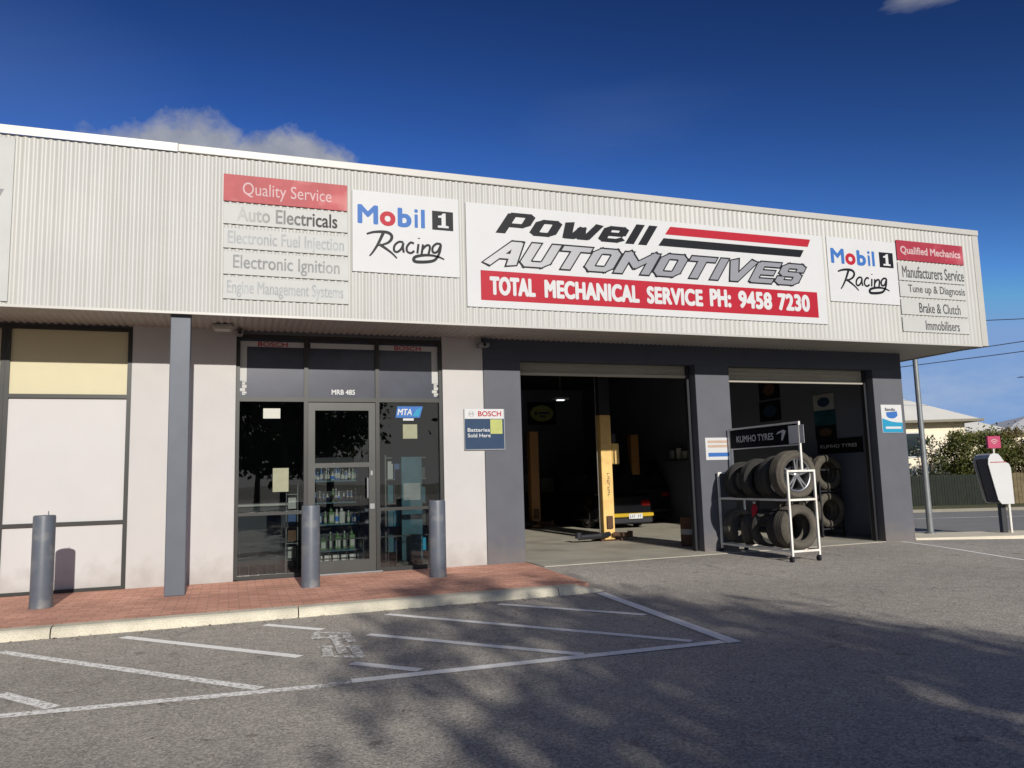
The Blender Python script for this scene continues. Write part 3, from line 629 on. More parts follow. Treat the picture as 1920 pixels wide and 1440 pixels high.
def ribbon(m, pts, w, y):
    n = len(pts); vs = []
    for i, p in enumerate(pts):
        a = Vector(pts[max(i-1, 0)]); b = Vector(pts[min(i+1, n-1)]); d = (b-a).normalized(); s = Vector((-d.y, d.x))*w(i/(n-1))/2
        vs += [(p[0]+s.x, y, p[1]+s.y), (p[0]-s.x, y, p[1]-s.y)]
    m.add(vs, [(2*i, 2*i+1, 2*i+3, 2*i+2) for i in range(n-1)])
def oil_sign(label, x0, x1, z0, z1):
    t = board('sign_board', label, (x0, x1, z0, z1), MT['white'], 'square white oil signs')
    w, h = x1-x0, z1-z0; q = lambda a, b, c, d: (x0+w*a, x0+w*b, z0+h*c, z0+h*d)
    ftext(t, 'M', *q(.047, .235, .59, .825), MT['blue'], bold=.05)
    ftext(t, 'o', *q(.25, .395, .582, .765), MT['red'], bold=.075)
    ftext(t, 'b', *q(.415, .545, .582, .825), MT['blue'], bold=.055)
    ftext(t, 'i', *q(.572, .607, .59, .825), MT['blue'], bold=.02)
    ftext(t, 'l', *q(.635, .672, .59, .825), MT['blue'], bold=.02)
    a, b, c, d = q(.742, .945, .585, .825); MB().box(X(a), X(b), YS-.004, YS-.001, Z(c), Z(d)).build('number_block', MT['black'], t)
    pl = [(.80, .765), (.83, .772), (.845, .80), (.872, .80), (.872, .645), (.90, .64), (.90, .615), (.795, .615), (.795, .64), (.832, .645), (.832, .742), (.80, .742)]
    m = MB(); pv = [(X(x0+w*a), Z(z0+h*b)) for a, b in pl]
    m.add([(a, YS-.006, b) for a, b in pv], [(0, 1, 10, 11), (1, 2, 9, 10)][:0]+[(11, 0, 1, 10), (1, 2, 3, 10), (10, 3, 4, 9), (9, 4, 5, 8), (8, 5, 6, 7)]); m.build('numeral', MT['white'], t)
    m = MB(); wd = .03*w
    for k, p in RAC.items():
        pts = [(X(x0+w*u), Z(z0+h*v)) for u, v in spline(p)]
        if k in ('swash', 'g2'): f = lambda s: wd*(.35+.65*sin(pi*min(1, .12+s*.86)))
        elif k in ('stem', 'leg'): f = lambda s: wd*(1.0-.55*s)
        else: f = lambda s: wd*.72
        m_ = YS-.0015-.0004*list(RAC).index(k); ribbon(m, pts, f, m_)
    m.build('script_lettering', MT['black'], t)
oil_sign('square white oil sign left of the wide main sign', 1.555, 3.104, 4.376, 5.558)
oil_sign('square white oil sign right of the wide main sign', 9.835, 11.41, 4.375, 5.545)
t = board('main_sign', 'long white workshop sign with red phone number band and silver capitals', (3.212, 9.744, 3.955, 5.535), MT['white'], cat='sign')
P4 = lambda m, pts, y: m.add([(X(a), y, Z(b)) for a, b in pts], [(0, 1, 2, 3)])
LOOP = [(.5, 1), (.16, 1), (0, .84), (0, .16), (.16, 0), (.84, 0), (1, .16), (1, .84), (.84, 1), (.5, 1)]
GLY = {'A': (1, [[(0, 0), (.52, 1), (.78, 1), (1, 0)], [(.25, .34), (.9, .34)]]), 'U': (1, [[(0, 1), (0, .16), (.16, 0), (.84, 0), (1, .16), (1, 1)]]),
 'T': (1, [[(0, 1), (1, 1)], [(.5, 1), (.5, 0)]]), 'O': (1, [LOOP]), 'M': (1.3, [[(0, 0), (0, 1), (.5, .32), (1, 1), (1, 0)]]), 'I': (.42, [[(.5, 0), (.5, 1)]]),
 'V': (1, [[(0, 1), (.42, 0), (.58, 0), (1, 1)]]), 'E': (.95, [[(1, 1), (0, 1), (0, 0), (1, 0)], [(0, .5), (.85, .5)]]),
 'S': (1, [[(1, .8), (1, .9), (.86, 1), (.14, 1), (0, .88), (0, .62), (.14, .5), (.86, .5), (1, .38), (1, .12), (.86, 0), (.14, 0), (0, .1), (0, .2)]]),
 'P': (1.05, [[(0, 0), (0, 1), (.86, 1), (1, .88), (1, .5), (.86, .38), (0, .38)]]), 'o': (1, [LOOP]), 'w': (1.4, [[(0, 1), (.14, 0), (.36, 0), (.5, .75), (.64, 0), (.86, 0), (1, 1)]]),
 'e': (1, [[(0, .5), (1, .5), (1, .86), (.86, 1), (.14, 1), (0, .86), (0, .14), (.14, 0), (.9, 0), (1, .1)]]), 'l': (.42, [[(.5, 0), (.5, 1)]])}
def block(t, word, x0, x1, z0, z1, mat, hw, hy, o=0.0, name='lettering', y=YS-.002, slant=.66, gap=.05):
    x0, x1, z0, z1 = X(x0), X(x1), Z(z0), Z(z1); tot = sum(GLY[c][0] for c in word); unit = (x1-x0-gap*(len(word)-1))/tot; m = MB(); x = x0; kk = 0
    for c in word:
        w = unit*GLY[c][0]; h = (z1-z0)*(.80 if c in 'owe' else 1.0)
        for ln in GLY[c][1]:
            P = [Vector((x+hw+u*(w-2*hw) if w > 2.2*hw else x+w/2, z0+hy+v*(h-2*hy))) for u, v in ln]
            for a, b in zip(P[:-1], P[1:]):
                d = (b-a).normalized(); q_ = lambda k, c: Vector((d.x*(hw*c+k), d.y*(hy*c+k)))
                e = q_(o, .5 if (a-P[0]).length > 1e-6 or ln is LOOP else 1.0); f = q_(o, .5 if (b-P[-1]).length > 1e-6 or ln is LOOP else 1.0); n = Vector((-d.y*(hw+o), d.x*(hy+o)))
                kk += 1; yy = y-.00006*(kk % 17)
                m.add([(q.x+slant*(q.y-z0), yy, q.y) for q in (a-e-n, a-e+n, b+f+n, b+f-n)], [(0, 1, 2, 3)])
        x += w+gap
    return m.build(name, mat, t)
block(t, 'Powell', 3.67, 6.24, 5.10, 5.435, MT['black'], .078, .033, gap=.045)
for mm, pts in (('red', ((6.575, 5.31), (9.42, 5.315), (9.485, 5.452), (6.68, 5.447))), ('black', ((6.44, 5.112), (9.245, 5.118), (9.33, 5.25), (6.545, 5.245)))):
    m = MB(); P4(m, pts, YS-.002); m.build('stripe', MT[mm], t)
block(t, 'AUTOMOTIVES', 3.48, 9.13, 4.615, 4.98, MT['black'], .076, .037, .025, 'letter_outline', gap=.05)
block(t, 'AUTOMOTIVES', 3.48, 9.13, 4.615, 4.98, MT['silver'], .076, .037, 0, 'lettering', YS-.0045, gap=.05)
m = MB(); P4(m, ((3.423, 4.063), (9.547, 4.063), (9.547, 4.512), (3.423, 4.512)), YS-.002); m.build('red_band', MT['red'], t)
for w_, a, b in (('TOTAL', 3.56, 4.285), ('MECHANICAL', 4.43, 6.05), ('SERVICE', 6.184, 7.22), ('PH:', 7.353, 7.765), ('9458', 7.91, 8.582), ('7230', 8.704, 9.37)):
    ftext(t, w_, a, b, 4.145 if a < 7.3 else 4.155, 4.43 if a < 7.3 else 4.455, MT['white'], bold=.055, y=YS-.004, spacing=1.06)
t = board('sign_board', 'tall white sign panel at the left edge of the fascia', (-7.4, -2.56, 3.735, 5.79), MT['white_old'])
ftext(t, 'y', -2.86, -2.65, 4.78, 5.13, MT['letter_mid'])

# ================================================================== SIGNS ON WALLS AND GLASS
YW = WY-.012
def plate(name, label, box, mat, cat='sign', y=YW, thick=.012, group=None):
    x0, x1, z0, z1 = box
    t = thing(name, label, cat, ((x0+x1)/2, y, z0), 0, group); MB().box(x0, x1, y-thick, y-.001, z0, z1).build('panel', mat, t); return t
y_ = YW-.013
t = plate('battery_sign', 'square navy battery sign with white heading across the white and grey wall joint', (3.533, 4.198, 1.935, 2.585), MT['navy'])
MB().box(3.533, 4.198, y_-.002, y_, 2.425, 2.585).build('heading', MT['white'], t)
text('BOSCH', (3.76, 4.155, 2.465, 2.55), y_-.003, MT['red'], t, bold=.025)
m = MB(); m.lathe([(.050, -.002), (.044, -.002)], 'Y', (3.645, y_-.001, 2.505), 20); m.box(3.62, 3.67, y_-.005, y_-.003, 2.50, 2.512); m.box(3.615, 3.627, y_-.005, y_-.003, 2.48, 2.53); m.box(3.663, 3.675, y_-.005, y_-.003, 2.48, 2.53); m.build('emblem', MT['letter_grey'], t)
MB().box(3.965, 4.17, y_-.003, y_, 2.18, 2.415).build('sticker', MT['lime'], t)
text('Batteries', (3.58, 3.955, 2.215, 2.275), y_-.001, MT['white'], t, bold=.02); text('Sold Here', (3.58, 3.965, 2.125, 2.185), y_-.001, MT['white'], t, bold=.02)
m = MB()
for a, b, c, d in ((3.523, 3.533, 1.93, 2.585), (4.198, 4.212, 1.92, 2.585), (3.523, 4.198, 1.92, 1.935)): m.box(a, b, y_-.004, YW-.001, c, d)
m.build('frame', MT['galv'], t)
t = plate('brake_sign', 'white and cyan brake sign on the right hand corner pillar', (12.12, 12.645, 2.145, 2.70), MT['white'])
m = MB(); pl = [(12.13, 2.15), (12.64, 2.15), (12.64, 2.345), (12.5, 2.35), (12.36, 2.365), (12.24, 2.40), (12.13, 2.43)]
m.prism(pl, lambda a, b: (a, y_-.002, b), lambda a, b: (a, y_, b)); m.build('wave', MT['cyan'], t)
m = MB(); pl = [(12.24, 2.55), (12.52, 2.57), (12.53, 2.48), (12.46, 2.435), (12.38, 2.425), (12.29, 2.44), (12.25, 2.475)]; m.prism(pl, lambda a, b: (a, y_-.002, b), lambda a, b: (a, y_, b)); m.build('emblem', MT['blue'], t)
text('Bendix', (12.22, 12.48, 2.575, 2.64), y_-.002, MT['letter_dark'], t, bold=.02); MB().box(12.20, 12.60, y_-.005, y_-.003, 2.22, 2.265).build('text_bar', MT['white'], t)
t = plate('pillar_sign', 'white sign with washed out orange lines and blue bar on the middle pillar', (8.02, 8.56, 1.68, 2.08), MT['white'])
for z in (1.985, 1.905): MB().box(8.07, 8.50, y_-.002, y_, z, z+.045).build('text_bar', MT['orange_txt'], t)
MB().box(8.07, 8.53, y_-.002, y_, 1.74, 1.81).build('blue_bar', MT['blue'], t)
YG = WY+.075
def sticker(name, label, box, mat, cat='notice', y=YG-.003, group=None):
    x0, x1, z0, z1 = box
    o = MB().box(x0, x1, y-.003, y, z0, z1).build(name, mat, loc=((x0+x1)/2, y, z0)); return tag(o, label, cat, group)
sticker('paper_notice', 'small white notice high on the left shop window', (.445, .689, 2.44, 2.59), MT['paper'])
sticker('paper_notice', 'yellowed portrait sheet in the middle of the left shop window', (.589, .815, 1.35, 1.70), MT['paper_y'])
sticker('paper_notice', 'square yellow sticker under the blue logo on the right shop window', (2.545, 2.775, 2.12, 2.345), MT['paper_y'])
t = thing('window_sign', 'blue slanted window sign with white initials on the right shop window', 'sign', (2.64, YG, 2.42))
m = MB(); m.prism([(2.43, 2.45), (2.82, 2.45), (2.87, 2.63), (2.46, 2.63)], lambda a, b: (a, YG-.008, b), lambda a, b: (a, YG-.004, b)); m.build('panel', MT['blue'], t)
m = MB(); m.prism([(2.70, 2.47), (2.80, 2.47), (2.845, 2.61), (2.77, 2.58)], lambda a, b: (a, YG-.011, b), lambda a, b: (a, YG-.009, b)); m.build('swoosh', MT['cyan'], t)
text('MTA', (2.46, 2.69, 2.49, 2.59), YG-.009, MT['white'], t, bold=.03, shear=.2); MB().box(2.55, 2.72, YG-.008, YG-.005, 2.405, 2.44).build('caption', MT['white'], t)
t = thing('window_lettering', 'small white registration lettering over the shop door', 'lettering', (1.62, YG, 2.8)); text('MRB 485', (1.445, 1.80, 2.805, 2.885), YG-.003, MT['white'], t, bold=.03)
for (x0, x1, b0, b1, v0, v1, lab) in ((.112, 1.03, .36, .79, .112, .205, 'pale window border decal with red name, left upper pane'), (2.17, 3.13, 2.42, 2.85, 3.025, 3.125, 'pale window border decal with red name, right upper pane')):
    t = thing('border_decal', lab, 'decal', ((x0+x1)/2, YG, 2.77), 0, 'border decals on the upper panes')
    m = MB(); m.box(x0, x1, YG-.004, YG-.001, 3.52, 3.60); m.box(v0, v1, YG-.004, YG-.001, 3.0, 3.519)
    z = 3.0
    random.seed(3)
    while z > 2.79:
        h = random.choice((.02, .035, .05)); i = random.choice((0, 0, .03)); m.box(v0+i, v1-random.choice((0, .02)), YG-.004, YG-.001, z-h, z-.004); z -= h
    m.build('border', MT['white_old'], t); text('BOSCH', (b0, b1, 3.525, 3.595), YG-.006, MT['red'], t, bold=.03)
sticker('border_strip', 'plain pale strip along the top of the middle upper pane', (1.126, 2.102, 3.52, 3.60), MT['white_old'], 'decal')

# soffit lights / camera
def camera_box(label, x, z, w=.16):
    t = thing('security_camera', label, 'camera', (x, WY-.1, z)); MB().box(x-w/2, x+w/2, WY-.22, WY-.02, z, z+.07, .012).build('housing', MT['galv'], t)
    MB().lathe([(.0, -.225), (.028, -.225), (.03, -.21)], 'Y', (x, WY, z+.035), 14).build('lens', MT['car_glass'], t)
    MB().tube([(x, WY-.08, z+.069), (x, WY-.08, 3.742)], .018).build('bracket', MT['dark_steel'], t)
camera_box('small square camera hung where the white and grey walls meet', 3.84, 3.58, .17)
camera_box('tiny pale camera at the left corner of the shopfront', .10, 3.64, .09)
t = thing('soffit_light', 'flat pale light fitting under the canopy left of the shopfront', 'light', (-.1, 11.75, 3.66))
MB().box(-.27, .0, 11.6, 11.9, 3.69, 3.742, .01).build('housing', MT['soffit'], t); MB().box(-.24, -.03, 11.63, 11.87, 3.672, 3.689).build('diffuser', MT['white_old'], t)

# ================================================================== BOLLARDS
def bollard(x, y, label, spike=False):
    t = thing('bollard', label, 'bollard', (x, y, .1), 0, 'grey bollards on the brick paving')
    MB().lathe([(.128, .08), (.124, .12), (.121, .2), (.120, 1.150), (.116, 1.165), (.105, 1.172), (.0, 1.174)], 'Z', (x, y, 0), 32).build('post', MT['bollard'], t, smooth=True)
    if spike: MB().tube([(x+.04, y, 1.172), (x+.04, y, 1.22)], .006).build('rod', MT['galv'], t)
bollard(-2.075, 10.75, 'grey steel bollard in front of the blocked white window', True)
bollard(1.02, 10.90, 'grey steel bollard standing before the shop door'); bollard(2.785, 11.01, 'grey steel bollard at the right edge of the shopfront')

# ================================================================== TYRES AND RACKS
def tyre_mesh(R, w, ri, mat, parent=None, name='tyre', c=(0, 0, 0), axis='Y'):
    h = w/2; sh = R-.03
    rm = (ri+R)/2; prof = [(ri, -h*.72), (ri+.012, -h*.86), (ri+.026, -h*.93), (ri+.030, -h*.90), (ri+.036, -h*.95), (rm, -h), (rm+.015, -h*1.0), (rm+.018, -h*.965), (rm+.024, -h*.965), (rm+.027, -h*.985), (sh, -h*.9), (R-.006, -h*.72)]
    gs = [-.55, -.2, .2, .55]
    for gq in gs: prof += [(R, h*(gq-.07)), (R-.009, h*(gq-.05)), (R-.009, h*(gq+.05)), (R, h*(gq+.07))]
    prof += [(R-.006, h*.72), (sh, h*.9), (rm, h), (ri+.012, h*.86), (ri, h*.72), (ri-.004, h*.6), (ri+.02, h*.5), (R-.05, h*.4), (R-.05, -h*.4), (ri+.02, -h*.5), (ri-.004, -h*.6)]
    m = MB(); m.lathe(prof, axis, c, 64, closed=True)
    n = 64                                   # shoulder blocks
    for i, (r, hh) in enumerate(prof):
        if abs(abs(hh)-h*.72) < 1e-6 and r > R-.02:
            for k in range(0, n, 2):
                q = Vector(m.v[i*n+k])-Vector(c); a = 1-.022
                m.v[i*n+k] = tuple(Vector(c)+Vector((q.x*a, q.y, q.z*a)) if axis == 'Y' else Vector(c)+q*a)
    return m.build(name, mat, parent, loc=None if parent else c, smooth=True)
GT = 'tyres and wheels on the white rack outside'
def tyre(R, w, ri, c, label, mat='rubber', rot=None, group=GT):
    o = tyre_mesh(R, w, ri, MT[mat], c=c)
    if rot: o.rotation_euler = rot
    return tag(o, label, 'tyre', group)
def rack(x0, x1, y0, y1, z0, label, sign=True):
    fm = MT['white_metal' if sign else 'dark_steel']
    t = thing('tyre_rack', label, 'rack', ((x0+x1)/2, (y0+y1)/2, z0), 0); h = .016
    b = z0
    def leg(x, y):
        m = MB(); m.box(x-h, x+h, y-h, y+h, b+.10, b+1.43); l_ = m.build('leg', fm, t)
        m = MB(); m.lathe([(.0, -.016), (.045, -.016), (.045, .016), (.0, .016)], 'X', (x, y+.02, b+.047), 16); m.box(x-.024, x-.018, y-.01, y+.03, b+.04, b+.10); m.box(x+.018, x+.024, y-.01, y+.03, b+.04, b+.10); m.build('caster', MT['dark_steel'], l_)
    for x in (x0, x1):
        for y in (y0, y1): leg(x, y)
    for z in (.175, .965, 1.414):
        for y in (y0, y1): MB().box(x0+h, x1-h, y-h, y+h, b+z-h, b+z+h).build('end_rail', fm, t)
        m = MB()
        if z < 1.3:
            for x in (x0, x1): m.box(x-h*.9, x+h*.9, y0+h, y1-h, b+z-h, b+z+h)
            n = 7
            for i in range(1, n): yy = y0+(y1-y0)*i/n; m.box(x0+h, x1-h, yy-.012, yy+.012, b+z-.012, b+z+.004)
            m.build('shelf_rail', fm, t)
    xm = (x0+x1)/2+.03
    if sign:
        for y in (y0, y1): MB().box(xm-h, xm+h, y-h, y+h, b+1.414+h, b+2.20).build('upright', MT['white_metal'], t)
        m = MB(); m.box(xm-h, xm+h, y0+h, y1-h, b+2.17, b+2.20); m.box(xm-h, xm+h, y0+h, y1-h, b+1.82, b+1.838); m.build('sign_rail', MT['white_metal'], t)
        p = MB().box(xm-.006, xm+.006, y0+.03, y1-.03, b+1.842, b+2.165).build('sign_panel', MT['hood_shade_sign_black'], t)
        MB().box(xm-.012, xm-.008, y0-.12, y0+.24, b+1.85, b+2.14).build('card', MT['white'], p)
        text('KUMHO TYRES', (-(y1-.22), -(y0+.62), b+1.94, b+2.055), xm-.008, MT['white'], p, bold=.02, facing='L')
        m = MB(); m.add([(xm-.009, y0+.55, b+2.02), (xm-.009, y0+.50, b+2.06), (xm-.009, y0+.36, b+2.09), (xm-.009, y0+.30, b+2.06), (xm-.009, y0+.40, b+1.91), (xm-.009, y0+.43, b+1.93), (xm-.009, y0+.40, b+2.05)], [(0, 1, 2, 6), (6, 2, 3), (6, 3, 4, 5)]); m.build('emblem', MT['white'], p)
    return t
RK = rack(8.205, 8.72, 10.15, 12.0, 0.03, 'white wheeled tyre rack with black header sign parked outside the second bay')
# the front wheel: tyre with alloy rim
WH = thing('wheel', 'alloy wheel with dusty tyre at the front of the upper rack shelf', 'wheel', (8.43, 10.29, 1.385), 0, None)
tyre_mesh(.385, .265, .255, MT['rubber_dusty'], WH, c=(8.43, 10.29, 1.385))
m = MB(); cy = 10.29-.10
m.lathe([(.262, -.012), (.258, 0), (.245, .004), (.238, .03), (.232, .16), (.25, .20)], 'Y', (8.43, cy, 1.385), 48); m.build('rim', MT['alloy'], WH, smooth=True)
m = MB()
for k in range(5):
    for off in (-.16, .16):
        a0 = 2*pi*k/5+pi/2; a1 = a0+off*.62; aa = a0+off*1.25
        p0 = Vector((cos(aa), 0, sin(aa)))*.05; p1 = Vector((cos(a1+off*.15), 0, sin(a1+off*.15)))*.243
        d = (p1-p0).normalized(); s = Vector((-d.z, 0, d.x)); c0 = Vector((8.43, cy, 1.385))
        q = [p0-s*.017, p0+s*.017, p1+s*.011, p1-s*.011]
        m.add([c0+v+Vector((0, .012, 0)) for v in q]+[c0+v*1+Vector((0, .045, 0)) for v in q], [(0, 1, 2, 3), (0, 1, 5, 4), (1, 2, 6, 5), (2, 3, 7, 6), (3, 0, 4, 7)])
m.lathe([(0, .0), (.03, .0), (.052, .008), (.06, .05)], 'Y', (8.43, cy, 1.385), 20); m.build('spokes', MT['alloy'], WH)
MB().lathe([(0, .10), (.13, .10), (.14, .12), (.0, .12)], 'Y', (8.43, cy, 1.385), 24).build('brake_hub', MT['dark_steel'], WH)
yy = 10.54; names = ['second tyre on the upper rack shelf, behind the alloy wheel', 'slim tyre third along the upper rack shelf', 'worn tyre fourth along the upper rack shelf', 'tyre fifth along the upper rack shelf', 'tyre sixth along the upper rack shelf', 'small tyre at the far end of the upper rack shelf']
for i, (R, w, dx) in enumerate(((.352, .215, -.02), (.318, .195, .02), (.335, .225, -.035), (.30, .18, .03), (.315, .21, -.02), (.28, .18, .02))):
    tyre(R, w, R*.62, (8.455+dx, yy+w/2, .997+R), names[i], 'rubber', (radians((4, -3, 6, -4, 3, 0)[i]), radians(17*i), radians((-6, 5, -3, 8, -6, 4)[i]))); yy += w+.03
tyre(.352, .29, .205, (8.43, 10.31, .212+.352), 'wide dusty tyre with open hole at the front of the lower rack shelf', 'rubber_dusty')
tyre(.325, .22, .20, (8.46, 10.62, .212+.325), 'tyre second along the lower rack shelf', 'rubber', (0, 0, radians(5)))
tyre(.31, .21, .19, (8.44, 11.0, .212+.31), 'tyre leaning in the middle of the lower rack shelf', 'rubber', (0, radians(0), radians(-14)))
tyre(.26, .18, .17, (8.40, 11.45, .212+.26), 'small tyre turned sideways on the lower rack shelf', 'rubber_dusty', (0, 0, radians(38)))
tyre(.30, .20, .19, (8.45, 11.83, .212+.30), 'dusty tyre at the far end of the lower rack shelf', 'rubber_dusty', (0, 0, radians(8)))
t = thing('red_bottle', 'red plastic bottle hanging over the lower rack shelf', 'bottle', (8.25, 11.08, .70))
MB().lathe([(.0, .70), (.045, .70), (.05, .72), (.05, .86), (.03, .90), (.018, .92)], 'Z', (8.25, 11.08, 0), 14).build('body', MT['red'], t, smooth=True); MB().lathe([(.022, .92), (.022, .955), (0, .955)], 'Z', (8.25, 11.08, 0), 12).build('cap', MT['white'], t)
# rack inside the second bay
rack(11.72, 12.28, 13.5, 15.6, zf(12), 'tyre rack standing in shade against the right wall of the second bay', False)
G2 = 'tyres on the rack inside the second bay'
for zz, row, nm in ((.985, 'upper', ((.37, .22), (.33, .20), (.36, .23), (.32, .19), (.35, .2), (.33, .2), (.34, .2))), (.20, 'lower', ((.36, .22), (.32, .2), (.35, .22), (.31, .19), (.34, .2), (.33, .2)))):
    yy = 13.48; od = ('front', 'second', 'third', 'fourth', 'fifth', 'sixth', 'seventh')
    for i, (R, w) in enumerate(nm):
        tyre(R, w, R*.62, (12.0, yy+w/2, zf(12)+zz+R), '%s tyre on the %s shelf of the shaded rack' % (od[i], row), 'rubber_dusty', (0, 0, radians(random.uniform(-9, 9))), G2); yy += w+.035

# ================================================================== WORKSHOP INTERIOR
MT['hoist_dim'] = M('shade_darkened_hoist', (.42, .20, .055), .5, var=.15, scale=4)  # rear posts' yellow darkened in the colour to imitate the bay's shade
def hoist_post(x, y, label, h=2.77, ext=True):
    z0 = zf(x); t = thing('hoist_post', label, 'hoist post', (x, y, z0), 0, 'yellow vehicle hoist posts')
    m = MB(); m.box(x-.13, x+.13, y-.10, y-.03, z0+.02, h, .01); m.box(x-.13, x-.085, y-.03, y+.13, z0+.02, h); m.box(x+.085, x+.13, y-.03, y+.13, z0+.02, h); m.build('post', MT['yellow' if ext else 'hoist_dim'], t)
    m = MB(); m.box(x-.28, x+.28, y-.24, y+.24, z0, z0+.018)
    for k in range(4): a = (-.22, .22)[k % 2]; b = (-.19, .19)[k//2]; m.lathe([(.03, z0+.018), (.03, z0+.05), (0, z0+.05)], 'Z', (x+a, y+b, 0), 6)
    m.build('base_plate', MT['brown'], t)
    if ext: MB().box(x-.10, x+.16, y-.02, y+.12, h, 4.1).build('mast_extension', MT['dark_steel'], t)
    MB().box(x-.07, x+.07, y-.145, y-.10, z0+.25, z0+.52, .008).build('carriage', MT['brown'], t)
    m = MB(); m.tube([(x-.05, y-.16, z0+.14), (x-.35, y-.35, z0+.13), (x-.85, y-.35, z0+.12)], .055); m.lathe([(.07, z0+.10), (.07, z0+.22), (0, z0+.22)], 'Z', (x-.85, y-.35, 0), 14); m.build('lift_arm', MT['dark_steel'], t)
    m = MB(); m.tube([(x+.05, y-.16, z0+.13), (x+.30, y-.30, z0+.12), (x+.42, y-.22, z0+.11)], .05); m.lathe([(.06, z0+.06), (.06, z0+.19), (0, z0+.19)], 'Z', (x+.42, y-.22, 0), 14); m.build('lift_arm', MT['brown'], t)
    return t
t = hoist_post(7.66, 15.4, 'tall yellow hoist post with its foot lit by the sun in the first bay', 2.77)
MB().box(7.795, 7.97, 15.3, 15.5, 1.70, 2.15, .015).build('motor_box', MT['yellow'], t)
m = MB(); m.lathe([(.0, 2.15), (.065, 2.15), (.065, 2.35), (.0, 2.35)], 'Z', (7.88, 15.4, 0), 14); m.build('motor', MT['dark_steel'], t)
m = MB()
for k in range(7):
    z = 1.50-k*.075; m.box(7.65, 7.70, 15.295, 15.299, z, z+.012); m.box(7.65+.04*(k % 2), 7.66+.04*(k % 2), 15.295, 15.299, z-.04, z)
    if k % 3: m.box(7.65, 7.70, 15.295, 15.299, z-.042, z-.03)
m.build('side_lettering', MT['dark_steel'], t)
MB().tube([(7.46, 15.35, .08), (7.46, 15.35, 3.9)], .008).build('cable', MT['galv'], t)
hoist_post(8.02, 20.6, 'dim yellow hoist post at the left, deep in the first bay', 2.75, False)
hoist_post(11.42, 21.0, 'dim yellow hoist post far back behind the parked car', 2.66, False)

def car(x, y, label, w=1.68, l=4.4, h=1.42, bumper='yellow_bright', suv=False, plate=True):
    z0 = zf(x); t = thing('parked_car', label, 'car', (x, y+l/2, z0)); hw = w/2
    def loft(st_, mat, name):
        m = MB(); ring = []
        for (yy, wl, wu, zl, zu) in st_:
            r = .06; ring.append([(x-wl+r, yy, zl), (x+wl-r, yy, zl), (x+wl, yy, zl+r), (x+max(wl, wu)*1.0, yy, (zl+zu)/2), (x+wu, yy, zu-r), (x+wu-r*1.6, yy, zu), (x-wu+r*1.6, yy, zu), (x-wu, yy, zu-r), (x-max(wl, wu), yy, (zl+zu)/2), (x-wl, yy, zl+r)])
        n = 10; vs = [v for r in ring for v in r]; fs = [tuple(range(n)), tuple(range((len(ring)-1)*n, len(ring)*n))]
        for i in range(len(ring)-1):
            for k in range(n): j = (k+1) % n; fs.append((i*n+k, i*n+j, i*n+n+j, i*n+n+k))
        return m.add(vs, fs).build(name, mat, t, smooth=True)
    wz = z0+(1.05 if suv else .88)
    loft([(y+.10, hw*.90, hw*.86, z0+.30, wz-.06), (y+.25, hw*.97, hw*.92, z0+.20, wz), (y+l*.3, hw, hw*.95, z0+.18, wz+.03), (y+l*.7, hw, hw*.95, z0+.18, wz), (y+l*.93, hw*.95, hw*.86, z0+.2, wz-.1), (y+l, hw*.85, hw*.75, z0+.3, wz-.22)], MT['car_black'], 'body')
    b0, b1 = (.18, .62) if suv else (.62, .95)
    loft([(y+b0, hw*.88, hw*.80, wz-.05, wz+.05), (y+b0+.28, hw*.86, hw*.68, wz, z0+h*1.0), (y+l*.52, hw*.86, hw*.68, wz, z0+h*1.02), (y+l*.70, hw*.86, hw*.80, wz, wz+.04)], MT['car_glass'], 'cabin')
    m = MB(); m.box(x-hw*.92, x+hw*.92, y-.04, y+.16, z0+.30, z0+.40, .02); m.build('bumper_strip', MT[bumper], t)
    m = MB(); m.box(x-hw*.90, x+hw*.90, y-.01, y+.18, z0+.13, z0+.295, .03); m.build('rear_valance', MT['dark_steel' if not suv else 'car_black'], t)
    for s in (-1, 1):
        MB().box(x+s*hw*.72-.13, x+s*hw*.72+.13, y+.06, y+.14, wz-.30, wz-.16, .02).build('tail_lamp', MT['lamp_red'], t)
        for yy in (y+.85, y+l-.9):
            w_ = tyre_mesh(.315, .2, .20, MT['rubber'], t, 'wheel', (x+s*(hw-.11), yy, z0+.315), axis='X')
            MB().lathe([(0, s*.09), (.17, s*.085), (.20, s*.06)], 'X', (x+s*(hw-.11), yy, z0+.315), 20).build('rim', MT['alloy'], w_)
    if plate:
        p = MB().box(x+.02, x+.42, y-.052, y-.042, z0+.255, z0+.385).build('number_plate', MT['white'], t); m = MB()
        for k in range(6):
            if k != 3: a = x+.05+k*.06; m.box(a, a+.012, y-.055, y-.053, z0+.28, z0+.36); m.box(a+.012, a+.036, y-.055, y-.053, z0+.28+.034*(k % 3), z0+.292+.034*(k % 3))
        m.build('plate_marks', MT['navy'], p)
    return t
car(9.85, 18.6, 'low black car with a yellow bumper strip parked tail out in the first bay')
car(11.62, 20.6, 'tall dark four wheel drive parked deep behind the middle pillar', 1.75, 4.3, 1.85, 'dark_steel', True, False)
